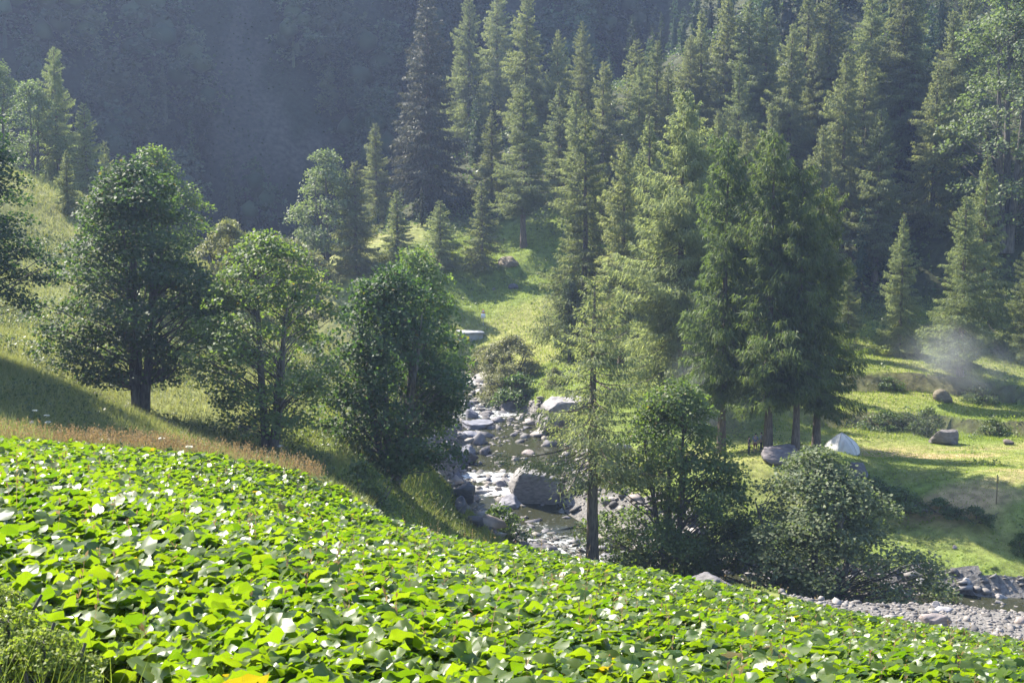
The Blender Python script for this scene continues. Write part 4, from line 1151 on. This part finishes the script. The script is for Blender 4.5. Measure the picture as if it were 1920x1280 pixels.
for i, args in enumerate([
    (909, 726, 50, 28, 'big pale boulder at the head of the visible stream', PALE, 9, 0.05, 0),
    (897, 743, 22, 14, 'white-topped boulder just below the big pale one at the stream head', (1.4, 1.38, 1.35), 8, 0, 0),
    (948, 744, 38, 28, 'mossy boulder under the bushes on the far stream bank', MOSS, 8, 0, 0),
    (961, 750, 22, 17, 'upright grey boulder beside the mossy one', (1, 1, 1), 7, 0, 0),
    (981, 752, 20, 18, 'shaded boulder at the bank foot right of the upright grey one', DARK, 7, 0, 0),
    (933, 757, 24, 9, 'low dark boulder midstream in the upper reach', DARK, 8, 0, 0),
    (899, 758, 20, 10, 'small boulder with a lit white top in the upper rapids', PALE, 8, 0, 0),
    (875, 772, 30, 20, 'pale grey boulder on the left bank in the upper reach', PALE, 9, 0, 0),
    (886, 791, 26, 26, 'pointed grey boulder on the left bank by the rapids', BLUE, 7, 0, 0),
    (909, 789, 24, 16, 'rounded brownish boulder splitting the rapids', (0.8, 0.76, 0.74), 8, 0, 0),
    (941, 783, 25, 12, 'dark oval boulder midstream above the pool', DARK, 9, 0, 0),
    (944, 799, 24, 13, 'dark ridged boulder below the oval one', DARK, 7, 0.05, 0.3),
    (982, 813, 38, 12, 'flat dark boulder at the head of the pool', DARK, 9, 0, 0),
    (897, 812, 66, 20, 'layered blue-grey slab heap on the left bank above the pool', BLUE, 12, 0.16, 0.35),
    (884, 827, 48, 18, 'smooth blue-grey boulder on the left pool shore', BLUE, 9, 0, 0),
    (943, 842, 40, 9, 'long flat rock lying in the middle of the pool', DARK, 10, 0.05, 0),
    (868, 868, 54, 34, 'striped tilted slab on the left shore below the pool', BLUE, 9, 0.18, 0.7),
    (992, 861, 28, 17, 'pinkish boulder at the right end of the pool', WARM, 7, 0, 0),
    (966, 873, 24, 17, 'pale rounded boulder left of the pinkish one', (1.05, 1, 1), 8, 0, 0),
    (948, 861, 24, 7, 'thin flat stone at the pool outlet', BLUE, 9, 0, 0),
    (1055, 808, 106, 62, 'long pale slabby outcrop on the right bank behind the lone larch', PALE, 12, 0.13, 0.5),
    (1004, 953, 104, 78, 'huge flat-topped boulder beside the small waterfall', (0.95, 0.93, 0.90), 13, 0.07, 0.12),
    (958, 962, 56, 31, 'triangular pale boulder at the foot of the huge flat-topped one', (1.0, 1.0, 1.08), 7, 0, 0),
    (985, 953, 16, 17, 'small pale block between triangular and huge boulders', PALE, 8, 0, 0),
    (864, 941, 56, 34, 'dark wet boulder left of the small waterfall', DARK, 9, 0.08, 0.2),
    (863, 964, 23, 31, 'upright dark boulder on the left shore below the waterfall', (0.55, 0.56, 0.66), 7, 0, 0),
    (888, 986, 40, 18, 'long dark boulder on the left shore above the small bush', DARK, 9, 0.05, 0),
    (922, 897, 30, 10, 'flat dark rock in the white water above the waterfall', DARK, 9, 0, 0),
    (941, 922, 24, 20, 'dark rock at the right edge of the white water', DARK, 8, 0, 0),
    (1034, 1051, 40, 14, 'dark block on the near shore left of the lone larch trunk', DARK, 10, 0.05, 0),
    (1142, 1044, 48, 27, 'tilted grey slab right of the lone larch trunk', (0.85, 0.86, 0.92), 8, 0.1, 0.6),
    (1077, 1078, 40, 18, 'pale boulder at the foot of the lone larch', PALE, 9, 0, 0),
    (1056, 926, 16, 14, 'reddish boulder right of the huge flat-topped one', (1.35, 0.95, 0.85), 8, 0, 0),
    (1075, 928, 26, 24, 'pale leaning slab right of the reddish boulder', PALE, 7, 0.06, 0.8),
    (1340, 1121, 92, 34, 'broad dark boulder at the butterbur edge before the bank trees', (0.62, 0.60, 0.60), 11, 0.05, 0.1),
    (1758, 1180, 62, 32, 'large flat brownish slab on the right gravel bed', WARM, 9, 0.03, 0),
    (1772, 1148, 38, 9, 'long white flat stone beside the shallow water', (1.5, 1.48, 1.45), 9, 0, 0),
    (1757, 1139, 18, 11, 'wedge-shaped stone standing at the shallow water', PALE, 6, 0, 0),
    (1880, 1128, 26, 15, 'pale tilted block at the right on the gravel bed', (1.45, 1.38, 1.3), 8, 0, 0),
    (1814, 1101, 17, 12, 'rounded white stone under the dark bank at right', (1.5, 1.48, 1.42), 8, 0, 0),
    (1612, 1164, 42, 17, 'brown and white boulder on the gravel just above the butterbur', WARM, 8, 0, 0),
    (1772, 834, 56, 28, 'grey boulder on the camp meadow with a shrub growing against it', (0.6, 0.56, 0.52), 12, 0, 0),
    (1770, 755, 38, 24, 'mossy boulder on the middle terrace below the smoky larch', (0.6, 0.52, 0.34), 11, 0, 0),
    (1893, 834, 22, 9, 'low brown boulder at the far right of the camp meadow', (0.6, 0.5, 0.4), 11, 0, 0),
    (1470, 872, 84, 32, 'broad layered outcrop in front of the three people', (0.72, 0.66, 0.68), 12, 0.14, 0.1),
    (1612, 905, 40, 38, 'dark rock shoulder at the field edge right of the broad low tree', (0.55, 0.53, 0.57), 9, 0.1, 0.3),
    (962, 543, 19, 11, 'dark rock at the back of the upper meadow', DARK, 8, 0, 0),
    (927, 545, 8, 4, 'small brown stone on the upper meadow left of the dark rock', (0.8, 0.7, 0.6), 8, 0, 0),
    (955, 503, 44, 20, 'brownish rock outcrop among grass below the ragged larch', (0.9, 0.78, 0.55), 10, 0.1, 0.5),
    (1737, 963, 14, 8, 'pale flat stone lying in the shaded bank at right', (1.3, 1.25, 1.3), 8, 0, 0),
    (1791, 1031, 9, 7, 'single pinkish stone on the shaded grass at right', (1.4, 1.2, 1.15), 8, 0, 0),
    (62, 805, 14, 16, 'small dark rock in the meadow weeds at far left', DARK, 8, 0, 0),
    (145, 512, 22, 11, 'dark rock on the grass slope left of the egg-shaped tree', DARK, 8, 0, 0),
    (455, 812, 22, 14, 'dark boulder in shade between the two slope trees', DARK, 8, 0, 0)]):
    px, py, w_, h_, lab, tone, cuts, stra, til = args
    dm = 60 if py > 600 else 100
    boulder(px, py, w_, h_, lab, 600 + i, tone, cuts, stra, til, dmin=dm, depth=0.85 if h_ / w_ > 0.5 else 0.7)

# loose stones of the bed: the 300 largest single, the rest as one gravel part
def build_stones():
    r = np.random.default_rng(701)
    protos = [hull_rock(710 + i, [0.28, 0.5, 0.62, 0.36, 0.22][i % 5], 11) for i in range(12)]
    meshes = [new_mesh('stream_stone', v, f, M['stone']) for v, f in protos]
    n = 60000
    x = r.uniform(-12, 48, n); y = r.uniform(64, 170, n)
    i = np.clip(np.searchsorted(gx, x), 0, len(gx) - 1); j = np.clip(np.searchsorted(gy, y), 0, len(gy) - 1)
    sr, sp, ss = poly_near(x, y, ST)
    z = hz(x, y)
    zs_ = at_par(sp, ST[:, 2])
    k = BED[i, j] & in_frame(x, y, z, 20)
    # fewer stones in the pools, more in riffles
    pool = np.exp(-((x - W(985, 850, 133)[0]) ** 2 + (y - 133) ** 2) / 30) + np.exp(-((x - W(1090, 965, 112)[0]) ** 2 + (y - 112) ** 2) / 12)
    k &= r.uniform(0, 1, n) > pool * 0.97
    rif = np.exp(-((x - W(1050, 1010, 106.5)[0]) ** 2 / 40 + (y - 106.5) ** 2 / 12))
    inwater = (sr < at_par(sp, ST_W) * 0.75)
    k &= r.uniform(0, 1, n) < np.where(inwater, 0.42 + 0.58 * rif, 1.0)
    x, y, z, inwater, zs_ = x[k][:8000], y[k][:8000], z[k][:8000], inwater[k][:8000], zs_[k][:8000]
    # bigger blocks along the shores and in the riffles of the upper reach
    n = len(x)
    size = np.exp(r.normal(math.log(0.36), 0.55, n)); size = np.clip(size, 0.12, 1.7) * np.where(y < 94, 0.62, 1.0) * np.where(inwater, 1.25, 1.0) * np.where((y > 100) & (r.uniform(0, 1, n) < 0.28), 2.4, 1.0)
    z = z + size * 0.08
    z = np.where(inwater, np.maximum(z, zs_ - size * 0.05), z)
    order = np.argsort(-size / y)
    tones = [(1, 1, 1), (1.25, 1.2, 1.18), (0.8, 0.82, 0.92), (0.6, 0.6, 0.68), (1.1, 0.98, 0.92), (1.4, 1.36, 1.32)]
    a = r.uniform(0, 6.28, n); tx = r.normal(0, 0.22, n); ty = r.normal(0, 0.22, n)
    for i in order[:300]:
        o = bpy.data.objects.new('stone', meshes[i % 12]); COL.objects.link(o)
        o.parent = stream_bed
        o.location = (x[i], y[i], z[i]); o.rotation_euler = (tx[i], ty[i], a[i]); o.scale = (size[i],) * 3
        c = tones[r.integers(6)] if not inwater[i] else tones[[2, 3, 3, 0][r.integers(4)]]
        o.color = (*c, 1)
    rest = order[300:]
    Vs, Fs, off = [], [], 0
    for k in range(12):
        ii = rest[rest % 12 == k]
        pv, pf = protos[k]
        c, s = np.cos(a[ii]), np.sin(a[ii])
        q = np.stack([pv[None, :, 0] * c[:, None] - pv[None, :, 1] * s[:, None], pv[None, :, 0] * s[:, None] + pv[None, :, 1] * c[:, None], pv[None, :, 2] + pv[None, :, 0] * tx[ii][:, None]], -1) * size[ii][:, None, None]
        q += np.stack([x[ii], y[ii], z[ii]], -1)[:, None]
        Fs.append((pf[None] + (np.arange(len(ii)) * len(pv))[:, None, None] + off).reshape(-1, 3)); Vs.append(q.reshape(-1, 3)); off += len(ii) * len(pv)
    o = link('gravel', new_mesh('gravel', np.concatenate(Vs), np.concatenate(Fs), M['gravel']), stream_bed)
    tag(o, kind='stuff')
M['gravel'] = foliage('gravel_stones', (0.07, 0.067, 0.067), (0.24, 0.218, 0.20), (1, 1, 1), trans=0.0, rough=0.8, spec=0.3, objvar=0.0)
build_stones()

# dry-stone wall behind the grassy crest
def build_wall():
    r = np.random.default_rng(801)
    pts = np.array([ground_at(px, d) for px, py, d in [(170, 0, 79.5), (225, 0, 80), (262, 0, 80.5), (300, 0, 80.5), (330, 0, 80.2)]])
    e = link('stone_wall', None, None, tuple(pts[0]))
    tag(e, 'low tumbled dry-stone wall on the bank beside the twin trunks', 'wall')
    protos = [new_mesh('wall_stone', *hull_rock(810 + i, 0.6), M['stone']) for i in range(6)]
    s = np.concatenate([[0], np.cumsum(np.linalg.norm(np.diff(pts, axis=0), axis=1))])
    for k in range(54):
        q = r.uniform(0, s[-1]); row = r.integers(0, 3)
        p = np.array([np.interp(q, s, pts[:, c]) for c in range(3)])
        x = p[0] + r.normal(0, 0.12); y = p[1] + r.normal(0, 0.15); z = float(hz(x, y)) - 0.02 + row * 0.17
        o = bpy.data.objects.new('stone', protos[k % 6]); COL.objects.link(o); o.parent = e
        o.location = (x - pts[0][0], y - pts[0][1], z - pts[0][2]); o.rotation_euler = (r.normal(0, .2), r.normal(0, .2), r.uniform(0, 6.28))
        sc = r.uniform(0.35, 0.65); o.scale = (sc, sc, sc)
        o.color = (*[(0.35, 0.33, 0.30), (0.5, 0.46, 0.42), (0.28, 0.28, 0.28)][k % 3], 1)
build_wall()

# ------------------------------------------------------------------ shrubs
for i, (key, px, d, ty, wide, lab) in enumerate([
    ('willow0', 960, 160, 632, 1.15, 'largest pale willow bush on the far stream bank'),
    ('willow0', 908, 164, 652, 0.9, 'pale willow bush left of the largest one'),
    ('willow0', 945, 154, 688, 1.0, 'yellowish bush on the rocks below the pale willows'),
    ('shrub1', 975, 152, 704, 0.9, 'dark shaded bush hanging over the upper stream rocks'),
    ('willow0', 1040, 150, 690, 0.9, 'ragged bush on the eroded bank left of the lone larch'),
    ('shrub0', 1062, 173, 592, 1.2, 'crooked bush on the meadow right of the road sign'),
    ('shrub0', 937, 105, 955, 0.8, 'small green bush growing in the stream gravel'),
    ('shrub1', 1640, 113.5, 895, 1.3, 'dark bush on the bank right of the broad low tree'),
    ('shrub1', 1690, 111, 918, 1.2, 'second dark bush down the shaded bank at right'),
    ('shrub1', 1765, 109.5, 935, 1.3, 'dark bush in the middle of the shaded bank'),
    ('shrub1', 1830, 107.5, 950, 1.2, 'dark bush below the thin post'),
    ('shrub0', 1915, 104, 1000, 0.8, 'dark bush at the right edge of the shaded bank'),
    ('shrub1', 1865, 101.5, 1062, 1.2, 'low dark bush near the gravel at right'),
    ('shrub0', 1740, 136.5, 768, 0.8, 'young tree shrub growing against the camp meadow boulder'),
    ('shrub1', 1655, 139, 772, 1.2, 'bush at the left end of the lower terrace bank'),
    ('shrub1', 1700, 139, 776, 1.2, 'bush on the lower terrace bank, second from left'),
    ('shrub1', 1862, 138, 786, 1.1, 'bush at the right end of the lower terrace bank'),
    ('shrub1', 1668, 151, 708, 1.2, 'bush at the left end of the upper terrace bank'),
    ('shrub1', 1835, 150, 722, 1.2, 'bush under the smoky larch on the upper terrace bank'),
    ('pale0', 800, 216, 318, 1.1, 'bushy thicket at the foot of the spruce, left'),
    ('pale0', 868, 216, 335, 0.9, 'yellowish thicket right of the spruce foot'),
    ('shrub0', 460, 79.5, 826, 0.7, 'nettle-like bush left of the airy tree foot'),
    ('shrub0', 680, 76, 872, 0.8, 'brownish bush at the foot of the dense dark tree'),
    ('willow0', 1055, 62, 1048, 0.35, 'pale feathery weed on the butterbur edge left of the lone larch')]):
    tree_px('shrub', key, px, ty, d, lab, wide=wide, cat='shrub', group='shrubs of the valley')

# ------------------------------------------------------------------ camp: tent, people, post, road sign, concrete abutment
def plain(name, col, rough=0.7, spec=0.3, trans=0.0):
    m = bpy.data.materials.new(name); nt, out = nodes(m)
    pb = N(nt, 'ShaderNodeBsdfPrincipled'); pb.inputs['Base Color'].default_value = (*col, 1); pb.inputs['Roughness'].default_value = rough; pb.inputs['Specular IOR Level'].default_value = spec
    no = N(nt, 'ShaderNodeTexNoise'); no.inputs['Scale'].default_value = 6; tc = N(nt, 'ShaderNodeTexCoord'); nt.links.new(tc.outputs['Object'], no.inputs['Vector'])
    mr = N(nt, 'ShaderNodeMapRange'); mr.inputs[3].default_value = 0.8; mr.inputs[4].default_value = 1.15; nt.links.new(no.outputs[0], mr.inputs[0])
    hs = N(nt, 'ShaderNodeHueSaturation'); hs.inputs['Color'].default_value = (*col, 1); nt.links.new(mr.outputs[0], hs.inputs['Value']); nt.links.new(hs.outputs[0], pb.inputs['Base Color'])
    if trans:
        tb = N(nt, 'ShaderNodeBsdfTranslucent'); tb.inputs['Color'].default_value = (*col, 1); ms = N(nt, 'ShaderNodeMixShader'); ms.inputs[0].default_value = trans
        nt.links.new(pb.outputs[0], ms.inputs[1]); nt.links.new(tb.outputs[0], ms.inputs[2]); nt.links.new(ms.outputs[0], out.inputs['Surface'])
    else:
        nt.links.new(pb.outputs[0], out.inputs['Surface'])
    return m
M['canvas'] = plain('tent_canvas', (0.72, 0.70, 0.70), 0.6, 0.3, 0.25)
M['tent_dark'] = plain('tent_dark', (0.05, 0.055, 0.07), 0.7)
M['cord'] = plain('cord', (0.6, 0.58, 0.5))
M['metal'] = plain('grey_metal', (0.35, 0.36, 0.37), 0.4, 0.5)
M['white'] = plain('sign_white', (0.75, 0.75, 0.78), 0.5)
M['red'] = plain('sign_red', (0.55, 0.05, 0.05), 0.5)
M['weathered'] = plain('weathered_wood', (0.20, 0.155, 0.09), 0.85)
M['concrete'] = surface('concrete', (0.28, 0.28, 0.29), (0.42, 0.42, 0.43), scale=1.5, bump=0.3, dist=0.03)
def build_tent():
    b = ground_at(1577, 124)
    e = link('tent', None, None, tuple(b), (0, 0, rad(8))); tag(e, 'pale grey dome tent pitched under the overhanging grove larch', 'tent')
    # hexagonal dome: ribs from the base corners to the apex
    n = 6; H = 1.95; R = 1.75
    th = np.arange(n * 4) * 2 * math.pi / (n * 4)
    tt = np.array([0, 0.2, 0.42, 0.64, 0.84, 0.96])
    V_ = []; 
    for t in tt:
        for k, a in enumerate(th):
            f = (k % 4) / 4.0
            flatn = math.cos(math.pi / n) / math.cos((f - 0.5) * 2 * math.pi / n + 0) if True else 1
            sag = 1 - 0.06 * math.sin(f * math.pi) * math.sin(t * math.pi)
            r_ = R * (1 - t ** 2.0) * (0.55 + 0.45 * flatn) * sag
            V_.append([math.cos(a) * r_ * 1.0, math.sin(a) * r_ * 0.9, 0.16 + t * (H - 0.16)])
    V_.append([0, 0, H]); V_ = np.array(V_)
    m = n * 4; F_ = []; T_ = []
    for i in range(len(tt) - 1):
        for k in range(m):
            F_.append([i * m + k, i * m + (k + 1) % m, (i + 1) * m + (k + 1) % m, (i + 1) * m + k])
    for k in range(m): T_.append([(len(tt) - 1) * m + k, (len(tt) - 1) * m + (k + 1) % m, len(V_) - 1])
    canopy = link('canopy', new_mesh('tent_canopy', V_, [np.array(F_), np.array(T_)], M['canvas']), e)
    # ground skirt
    lo = V_[:m].copy(); lo2 = lo.copy(); lo2[:, 2] = -0.03; lo2[:, :2] *= 1.015
    link('ground_skirt', new_mesh('tent_skirt', np.concatenate([lo2, lo * np.array([1.015, 1.015, 1])]), np.array([[k, (k + 1) % m, m + (k + 1) % m, m + k] for k in range(m)]), M['tent_dark']), e)
    # poles on the seams
    for k in range(n):
        P = np.array([[V_[i * m + k * 4] * np.array([1.02, 1.02, 1.01]) for i in range(len(tt))] + [[0, 0, H + 0.02]]])
        tv, tf = tubes(P, np.full((1, P.shape[1]), 0.018), 4)
        link('pole', new_mesh('tent_pole', tv, tf, M['metal']), e)
    # door flap on the side towards the camera
    a0, a1 = rad(-112), rad(-68)
    dv = []
    for t in (0.02, 0.3, 0.55, 0.72):
        for a in (a0 + (a1 - a0) * 0.5 * t, a1 - (a1 - a0) * 0.5 * t):
            r_ = R * (1 - t ** 2.0) * 1.035
            dv.append([math.cos(a) * r_, math.sin(a) * r_ * 0.9, 0.17 + t * (H - 0.16)])
    link('door', new_mesh('tent_door', np.array(dv), np.array([[0, 1, 3, 2], [2, 3, 5, 4], [4, 5, 7, 6]]), plain('tent_door', (0.60, 0.58, 0.58), 0.6, 0.3, 0.2)), e)
    for k in (0, 2, 3, 5):
        a = k * math.pi / 3
        P = np.array([[[math.cos(a) * 1.15, math.sin(a) * 1.05, 1.05], [math.cos(a) * 2.5, math.sin(a) * 2.3, 0.0]]])
        tv, tf = tubes(P, np.full((1, 2), 0.008), 3)
        link('guy_line', new_mesh('tent_guy', tv, tf, M['cord']), e)
build_tent()

def person(px, d, H, yaw, label, shirt, legs, shorts=False, hair=(0.03, 0.025, 0.02), arms=0):
    b = ground_at(px, d)
    e = link('person', None, None, tuple(b), (0, 0, yaw)); tag(e, label, 'person', 'people standing in the camp grove')
    k = H / 1.75
    def skin(name, V_, E_, R_, mat, root=0):
        me = bpy.data.meshes.new(name); me.from_pydata([tuple(np.array(v) * k) for v in V_], E_, []); me.update()
        me.materials.append(mat)
        o = link(name, me, e)
        bpy.context.view_layer.objects.active = o
        mod = o.modifiers.new('Skin', 'SKIN'); mod.use_smooth_shade = True
        for i, r_ in enumerate(R_):
            r2 = (r_, r_) if not isinstance(r_, tuple) else r_
            me.skin_vertices[0].data[i].radius = (r2[0] * k, r2[1] * k)
            me.skin_vertices[0].data[i].use_root = (i == root)
        s = o.modifiers.new('Subdivision', 'SUBSURF'); s.levels = 1; s.render_levels = 1
        return o
    # joints: pelvis, waist, chest, neck, head base, head, crown
    V_ = [(0, 0, .95), (0, 0, 1.10), (0, 0, 1.32), (0, 0, 1.47), (0, .01, 1.56), (0, .02, 1.65), (0, .01, 1.73), (0, .09, 1.625)]
    E_ = [(0, 1), (1, 2), (2, 3), (3, 4), (4, 5), (5, 6), (5, 7)]
    R_ = [(.15, .11), (.13, .10), (.16, .11), .055, .065, .095, .06, .025]
    for s in (-1, 1):
        n0 = len(V_)
        if arms == 1:       # hands brought together at the belly
            V_ += [(s * .19, 0, 1.40), (s * .24, -.02, 1.13), (s * .12, .20, 1.04), (s * .08, .25, 1.05)]
        elif arms == 2:     # hands on hips
            V_ += [(s * .19, 0, 1.40), (s * .33, -.06, 1.15), (s * .21, .06, .99), (s * .17, .10, .97)]
        else:
            V_ += [(s * .19, 0, 1.40), (s * .23, -.02, 1.13), (s * .24, .04, .88), (s * .24, .06, .80)]
        E_ += [(2, n0), (n0, n0 + 1), (n0 + 1, n0 + 2), (n0 + 2, n0 + 3)]
        R_ += [.06, .045, .032, .036]
        hp = np.array(V_[n0 + 3]); dr = norm(hp - np.array(V_[n0 + 2]))
        sd = norm(np.cross(dr, (s, 0, 0.2)))
        for q, (of, ln) in enumerate([(-.028, .075), (-.010, .085), (.010, .08), (.028, .065)]):
            a = hp + sd * of + dr * .03; c = a + dr * ln * .6; f = c + dr * ln * .4 + np.array([-s * .02, 0, 0])
            m = len(V_); V_ += [tuple(a), tuple(c), tuple(f)]; E_ += [(n0 + 3, m), (m, m + 1), (m + 1, m + 2)]; R_ += [.010, .009, .008]
        a = hp + sd * .045; c = a + sd * .02 + dr * .04
        m = len(V_); V_ += [tuple(a), tuple(c)]; E_ += [(n0 + 3, m), (m, m + 1)]; R_ += [.011, .009]
        n1 = len(V_)
        V_ += [(s * .09, 0, .90), (s * .10, .015, .50), (s * .105, -.01, .09), (s * .11, .10, .035), (s * .115, .17, .03)]
        E_ += [(0, n1), (n1, n1 + 1), (n1 + 1, n1 + 2), (n1 + 2, n1 + 3), (n1 + 3, n1 + 4)]
        R_ += [.085, .058, .042, .042, .03]
    skin('body', V_, E_, R_, M['skin'])
    sh = plain('shirt_' + label[:12], shirt, 0.8); tr = plain('legs_' + label[:12], legs, 0.8)
    SV = [(0, 0, .93), (0, 0, 1.10), (0, 0, 1.33), (0, 0, 1.46)]; SE = [(0, 1), (1, 2), (2, 3)]; SR_ = [(.165, .125), (.15, .118), (.178, .125), .075]
    for s in (-1, 1):
        n0 = len(SV); el = {0: (.235, -.02, 1.15), 1: (.235, -.02, 1.15), 2: (.31, -.05, 1.18)}[arms]
        SV += [(s * .19, 0, 1.405), (s * el[0], el[1], el[2])]; SE += [(2, n0), (n0, n0 + 1)]; SR_ += [.075, .06]
    skin('shirt', SV, SE, SR_, sh)
    LV = [(0, 0, 1.0), (0, 0, .93)]; LE = [(0, 1)]; LR = [(.155, .12), (.165, .125)]
    for s in (-1, 1):
        n0 = len(LV); kz = .52 if shorts else .08
        LV += [(s * .09, 0, .88), (s * .10, .012, .55)] + ([] if shorts else [(s * .105, -.01, .10)])
        LE += [(1, n0), (n0, n0 + 1)] + ([] if shorts else [(n0 + 1, n0 + 2)]); LR += [.10, .085 if shorts else .075] + ([] if shorts else [.06])
    skin('trousers' if not shorts else 'shorts', LV, LE, LR, tr)
    skin('hair', [(0, -.015, 1.60), (0, -.01, 1.68), (0, .0, 1.74)], [(0, 1), (1, 2)], [.08, .10, .07], plain('hair_' + label[:12], hair, 0.8))
    bm = bmesh.new()
    for s in (-1, 1):
        mt = Matrix.Translation(Vector((s * .112, .06, .035)) * k) @ Matrix.Diagonal((.055 * k, .14 * k, .045 * k, 1))
        bmesh.ops.create_uvsphere(bm, u_segments=8, v_segments=5, radius=1.0, matrix=mt)
    me = bpy.data.meshes.new('shoes'); bm.to_mesh(me); bm.free(); me.materials.append(M['tent_dark']); link('shoes', me, e)
M['skin'] = plain('skin', (0.45, 0.28, 0.20), 0.6)
person(1404, 119.6, 1.68, rad(-80), 'person in dark clothes, left of the three under the larches', (0.04, 0.045, 0.06), (0.04, 0.04, 0.05), arms=1)
person(1416, 119.9, 1.78, rad(-30), 'person in blue-grey shirt and reddish shorts, middle of the three', (0.16, 0.19, 0.27), (0.16, 0.045, 0.05), shorts=True)
person(1427, 119.7, 1.70, rad(60), 'person in light grey shirt and dark trousers, nearest the grove trunk', (0.30, 0.31, 0.33), (0.035, 0.035, 0.045), arms=2)

def build_post():
    b = hit(1868, 945, 60)
    H = top_height(1868, 890, b)
    e = link('wooden_post', None, None, tuple(b)); tag(e, 'thin weathered wooden post at the edge of the camp field', 'post')
    tv, tf = tubes(np.array([[[0, 0, -0.2], [0.01, 0, H * 0.5], [0, 0.01, H]]]), np.array([[0.055, 0.05, 0.045]]), 6)
    link('shaft', new_mesh('post_shaft', tv, tf, M['weathered'], smooth=True), e)
    link('marker_board', box_mesh('post_board', (-0.07, -0.085, H - 0.62), (0.075, -0.055, H - 0.12), plain('marker_yellow', (0.30, 0.25, 0.08))), e)
build_post()

def build_sign():
    b = ground_at(906, 180)
    e = link('road_sign', None, None, tuple(b)); tag(e, 'road sign with red-edged warning triangle above a white panel', 'sign')
    k = 180 / FPX
    zt = top_height(906, 579, b); zm_ = top_height(906, 587, b); zb = top_height(906, 596.5, b)
    tv, tf = tubes(np.array([[[0, 0.05, -0.2], [0, 0.05, zt - 0.1]]]), np.full((1, 2), 0.05), 6)
    link('pole', new_mesh('sign_pole', tv, tf, M['metal'], smooth=True), e)
    def tri(w, z0, z1, y0, y1, mat, nm):
        V_ = np.array([[-w, y0, z0], [w, y0, z0], [0, y0, z1], [-w, y1, z0], [w, y1, z0], [0, y1, z1]])
        return new_mesh(nm, V_, [np.array([[0, 1, 2], [3, 5, 4]]), np.array([[0, 3, 4, 1], [1, 4, 5, 2], [2, 5, 3, 0]])], mat)
    w = 3.8 * k
    t = link('warning_triangle', tri(w, zm_, zt, 0, -0.03, M['red'], 'sign_triangle'), e)
    link('white_field', tri(w * 0.62, zm_ + (zt - zm_) * 0.14, zt - (zt - zm_) * 0.26, -0.032, -0.036, M['white'], 'sign_field'), t)
    link('text_panel', box_mesh('sign_panel', (-4.3 * k, -0.03, zb), (4.3 * k, 0.0, zm_ - 0.06), M['white']), e)
build_sign()
def build_abutment():
    b = hit(886, 640, 120)
    e = link('concrete_abutment', None, None, tuple(b), (0, 0, rad(12))); tag(e, 'grey concrete ledge with a pale flat top below the road sign', 'ledge')
    k = b[1] / FPX; w = 23 * k; hh = 13 * k
    def bev(lo, hi, nm, s):
        m = box_mesh(nm, lo, hi, M['concrete']); bm = bmesh.new(); bm.from_mesh(m); bmesh.ops.bevel(bm, geom=bm.edges[:], offset=s, segments=1, affect='EDGES'); bm.to_mesh(m); bm.free(); return m
    link('wall', bev((-w, 0, -0.8), (w * 0.9, 2.2, hh), 'abutment_wall', 0.05), e)
    link('coping', bev((-w * 1.08, -0.18, hh + 0.003), (w * 1.0, 2.6, hh + 0.22), 'abutment_coping', 0.04), e)
build_abutment()

# ------------------------------------------------------------------ campfire smoke
def smoke(name, c, r, rot, dens, label, noise=2.2):
    bm = bmesh.new(); bmesh.ops.create_icosphere(bm, subdivisions=3, radius=1.0)
    me = bpy.data.meshes.new(name); bm.to_mesh(me); bm.free()
    me.materials.append(volume_material(name, dens, (0.86, 0.92, 1.0), 0.3, noise))
    o = link(name, me, None, c, rot, r)
    tag(o, label, 'smoke', kind='stuff')
smoke('smoke', tuple(W(1850, 690, 148)), (13.0, 3.5, 4.6), (0, rad(10), 0), 0.12, 'thin bluish campfire smoke drifting across the terrace larch')
smoke('smoke', tuple(W(1775, 655, 147)), (5.0, 3.0, 4.0), (0, 0, 0), 0.12, 'bluish smoke curling round the foot of the terrace larch')
smoke('smoke', tuple(W(1340, 720, 124)), (5.0, 3.0, 7.0), (0, rad(14), 0), 0.16, 'faint smoke veil rising left of the three people')
smoke('smoke', tuple(W(1700, 800, 126)), (9.0, 3.0, 2.6), (0, 0, 0), 0.03, 'very thin smoke lying over the camp meadow')
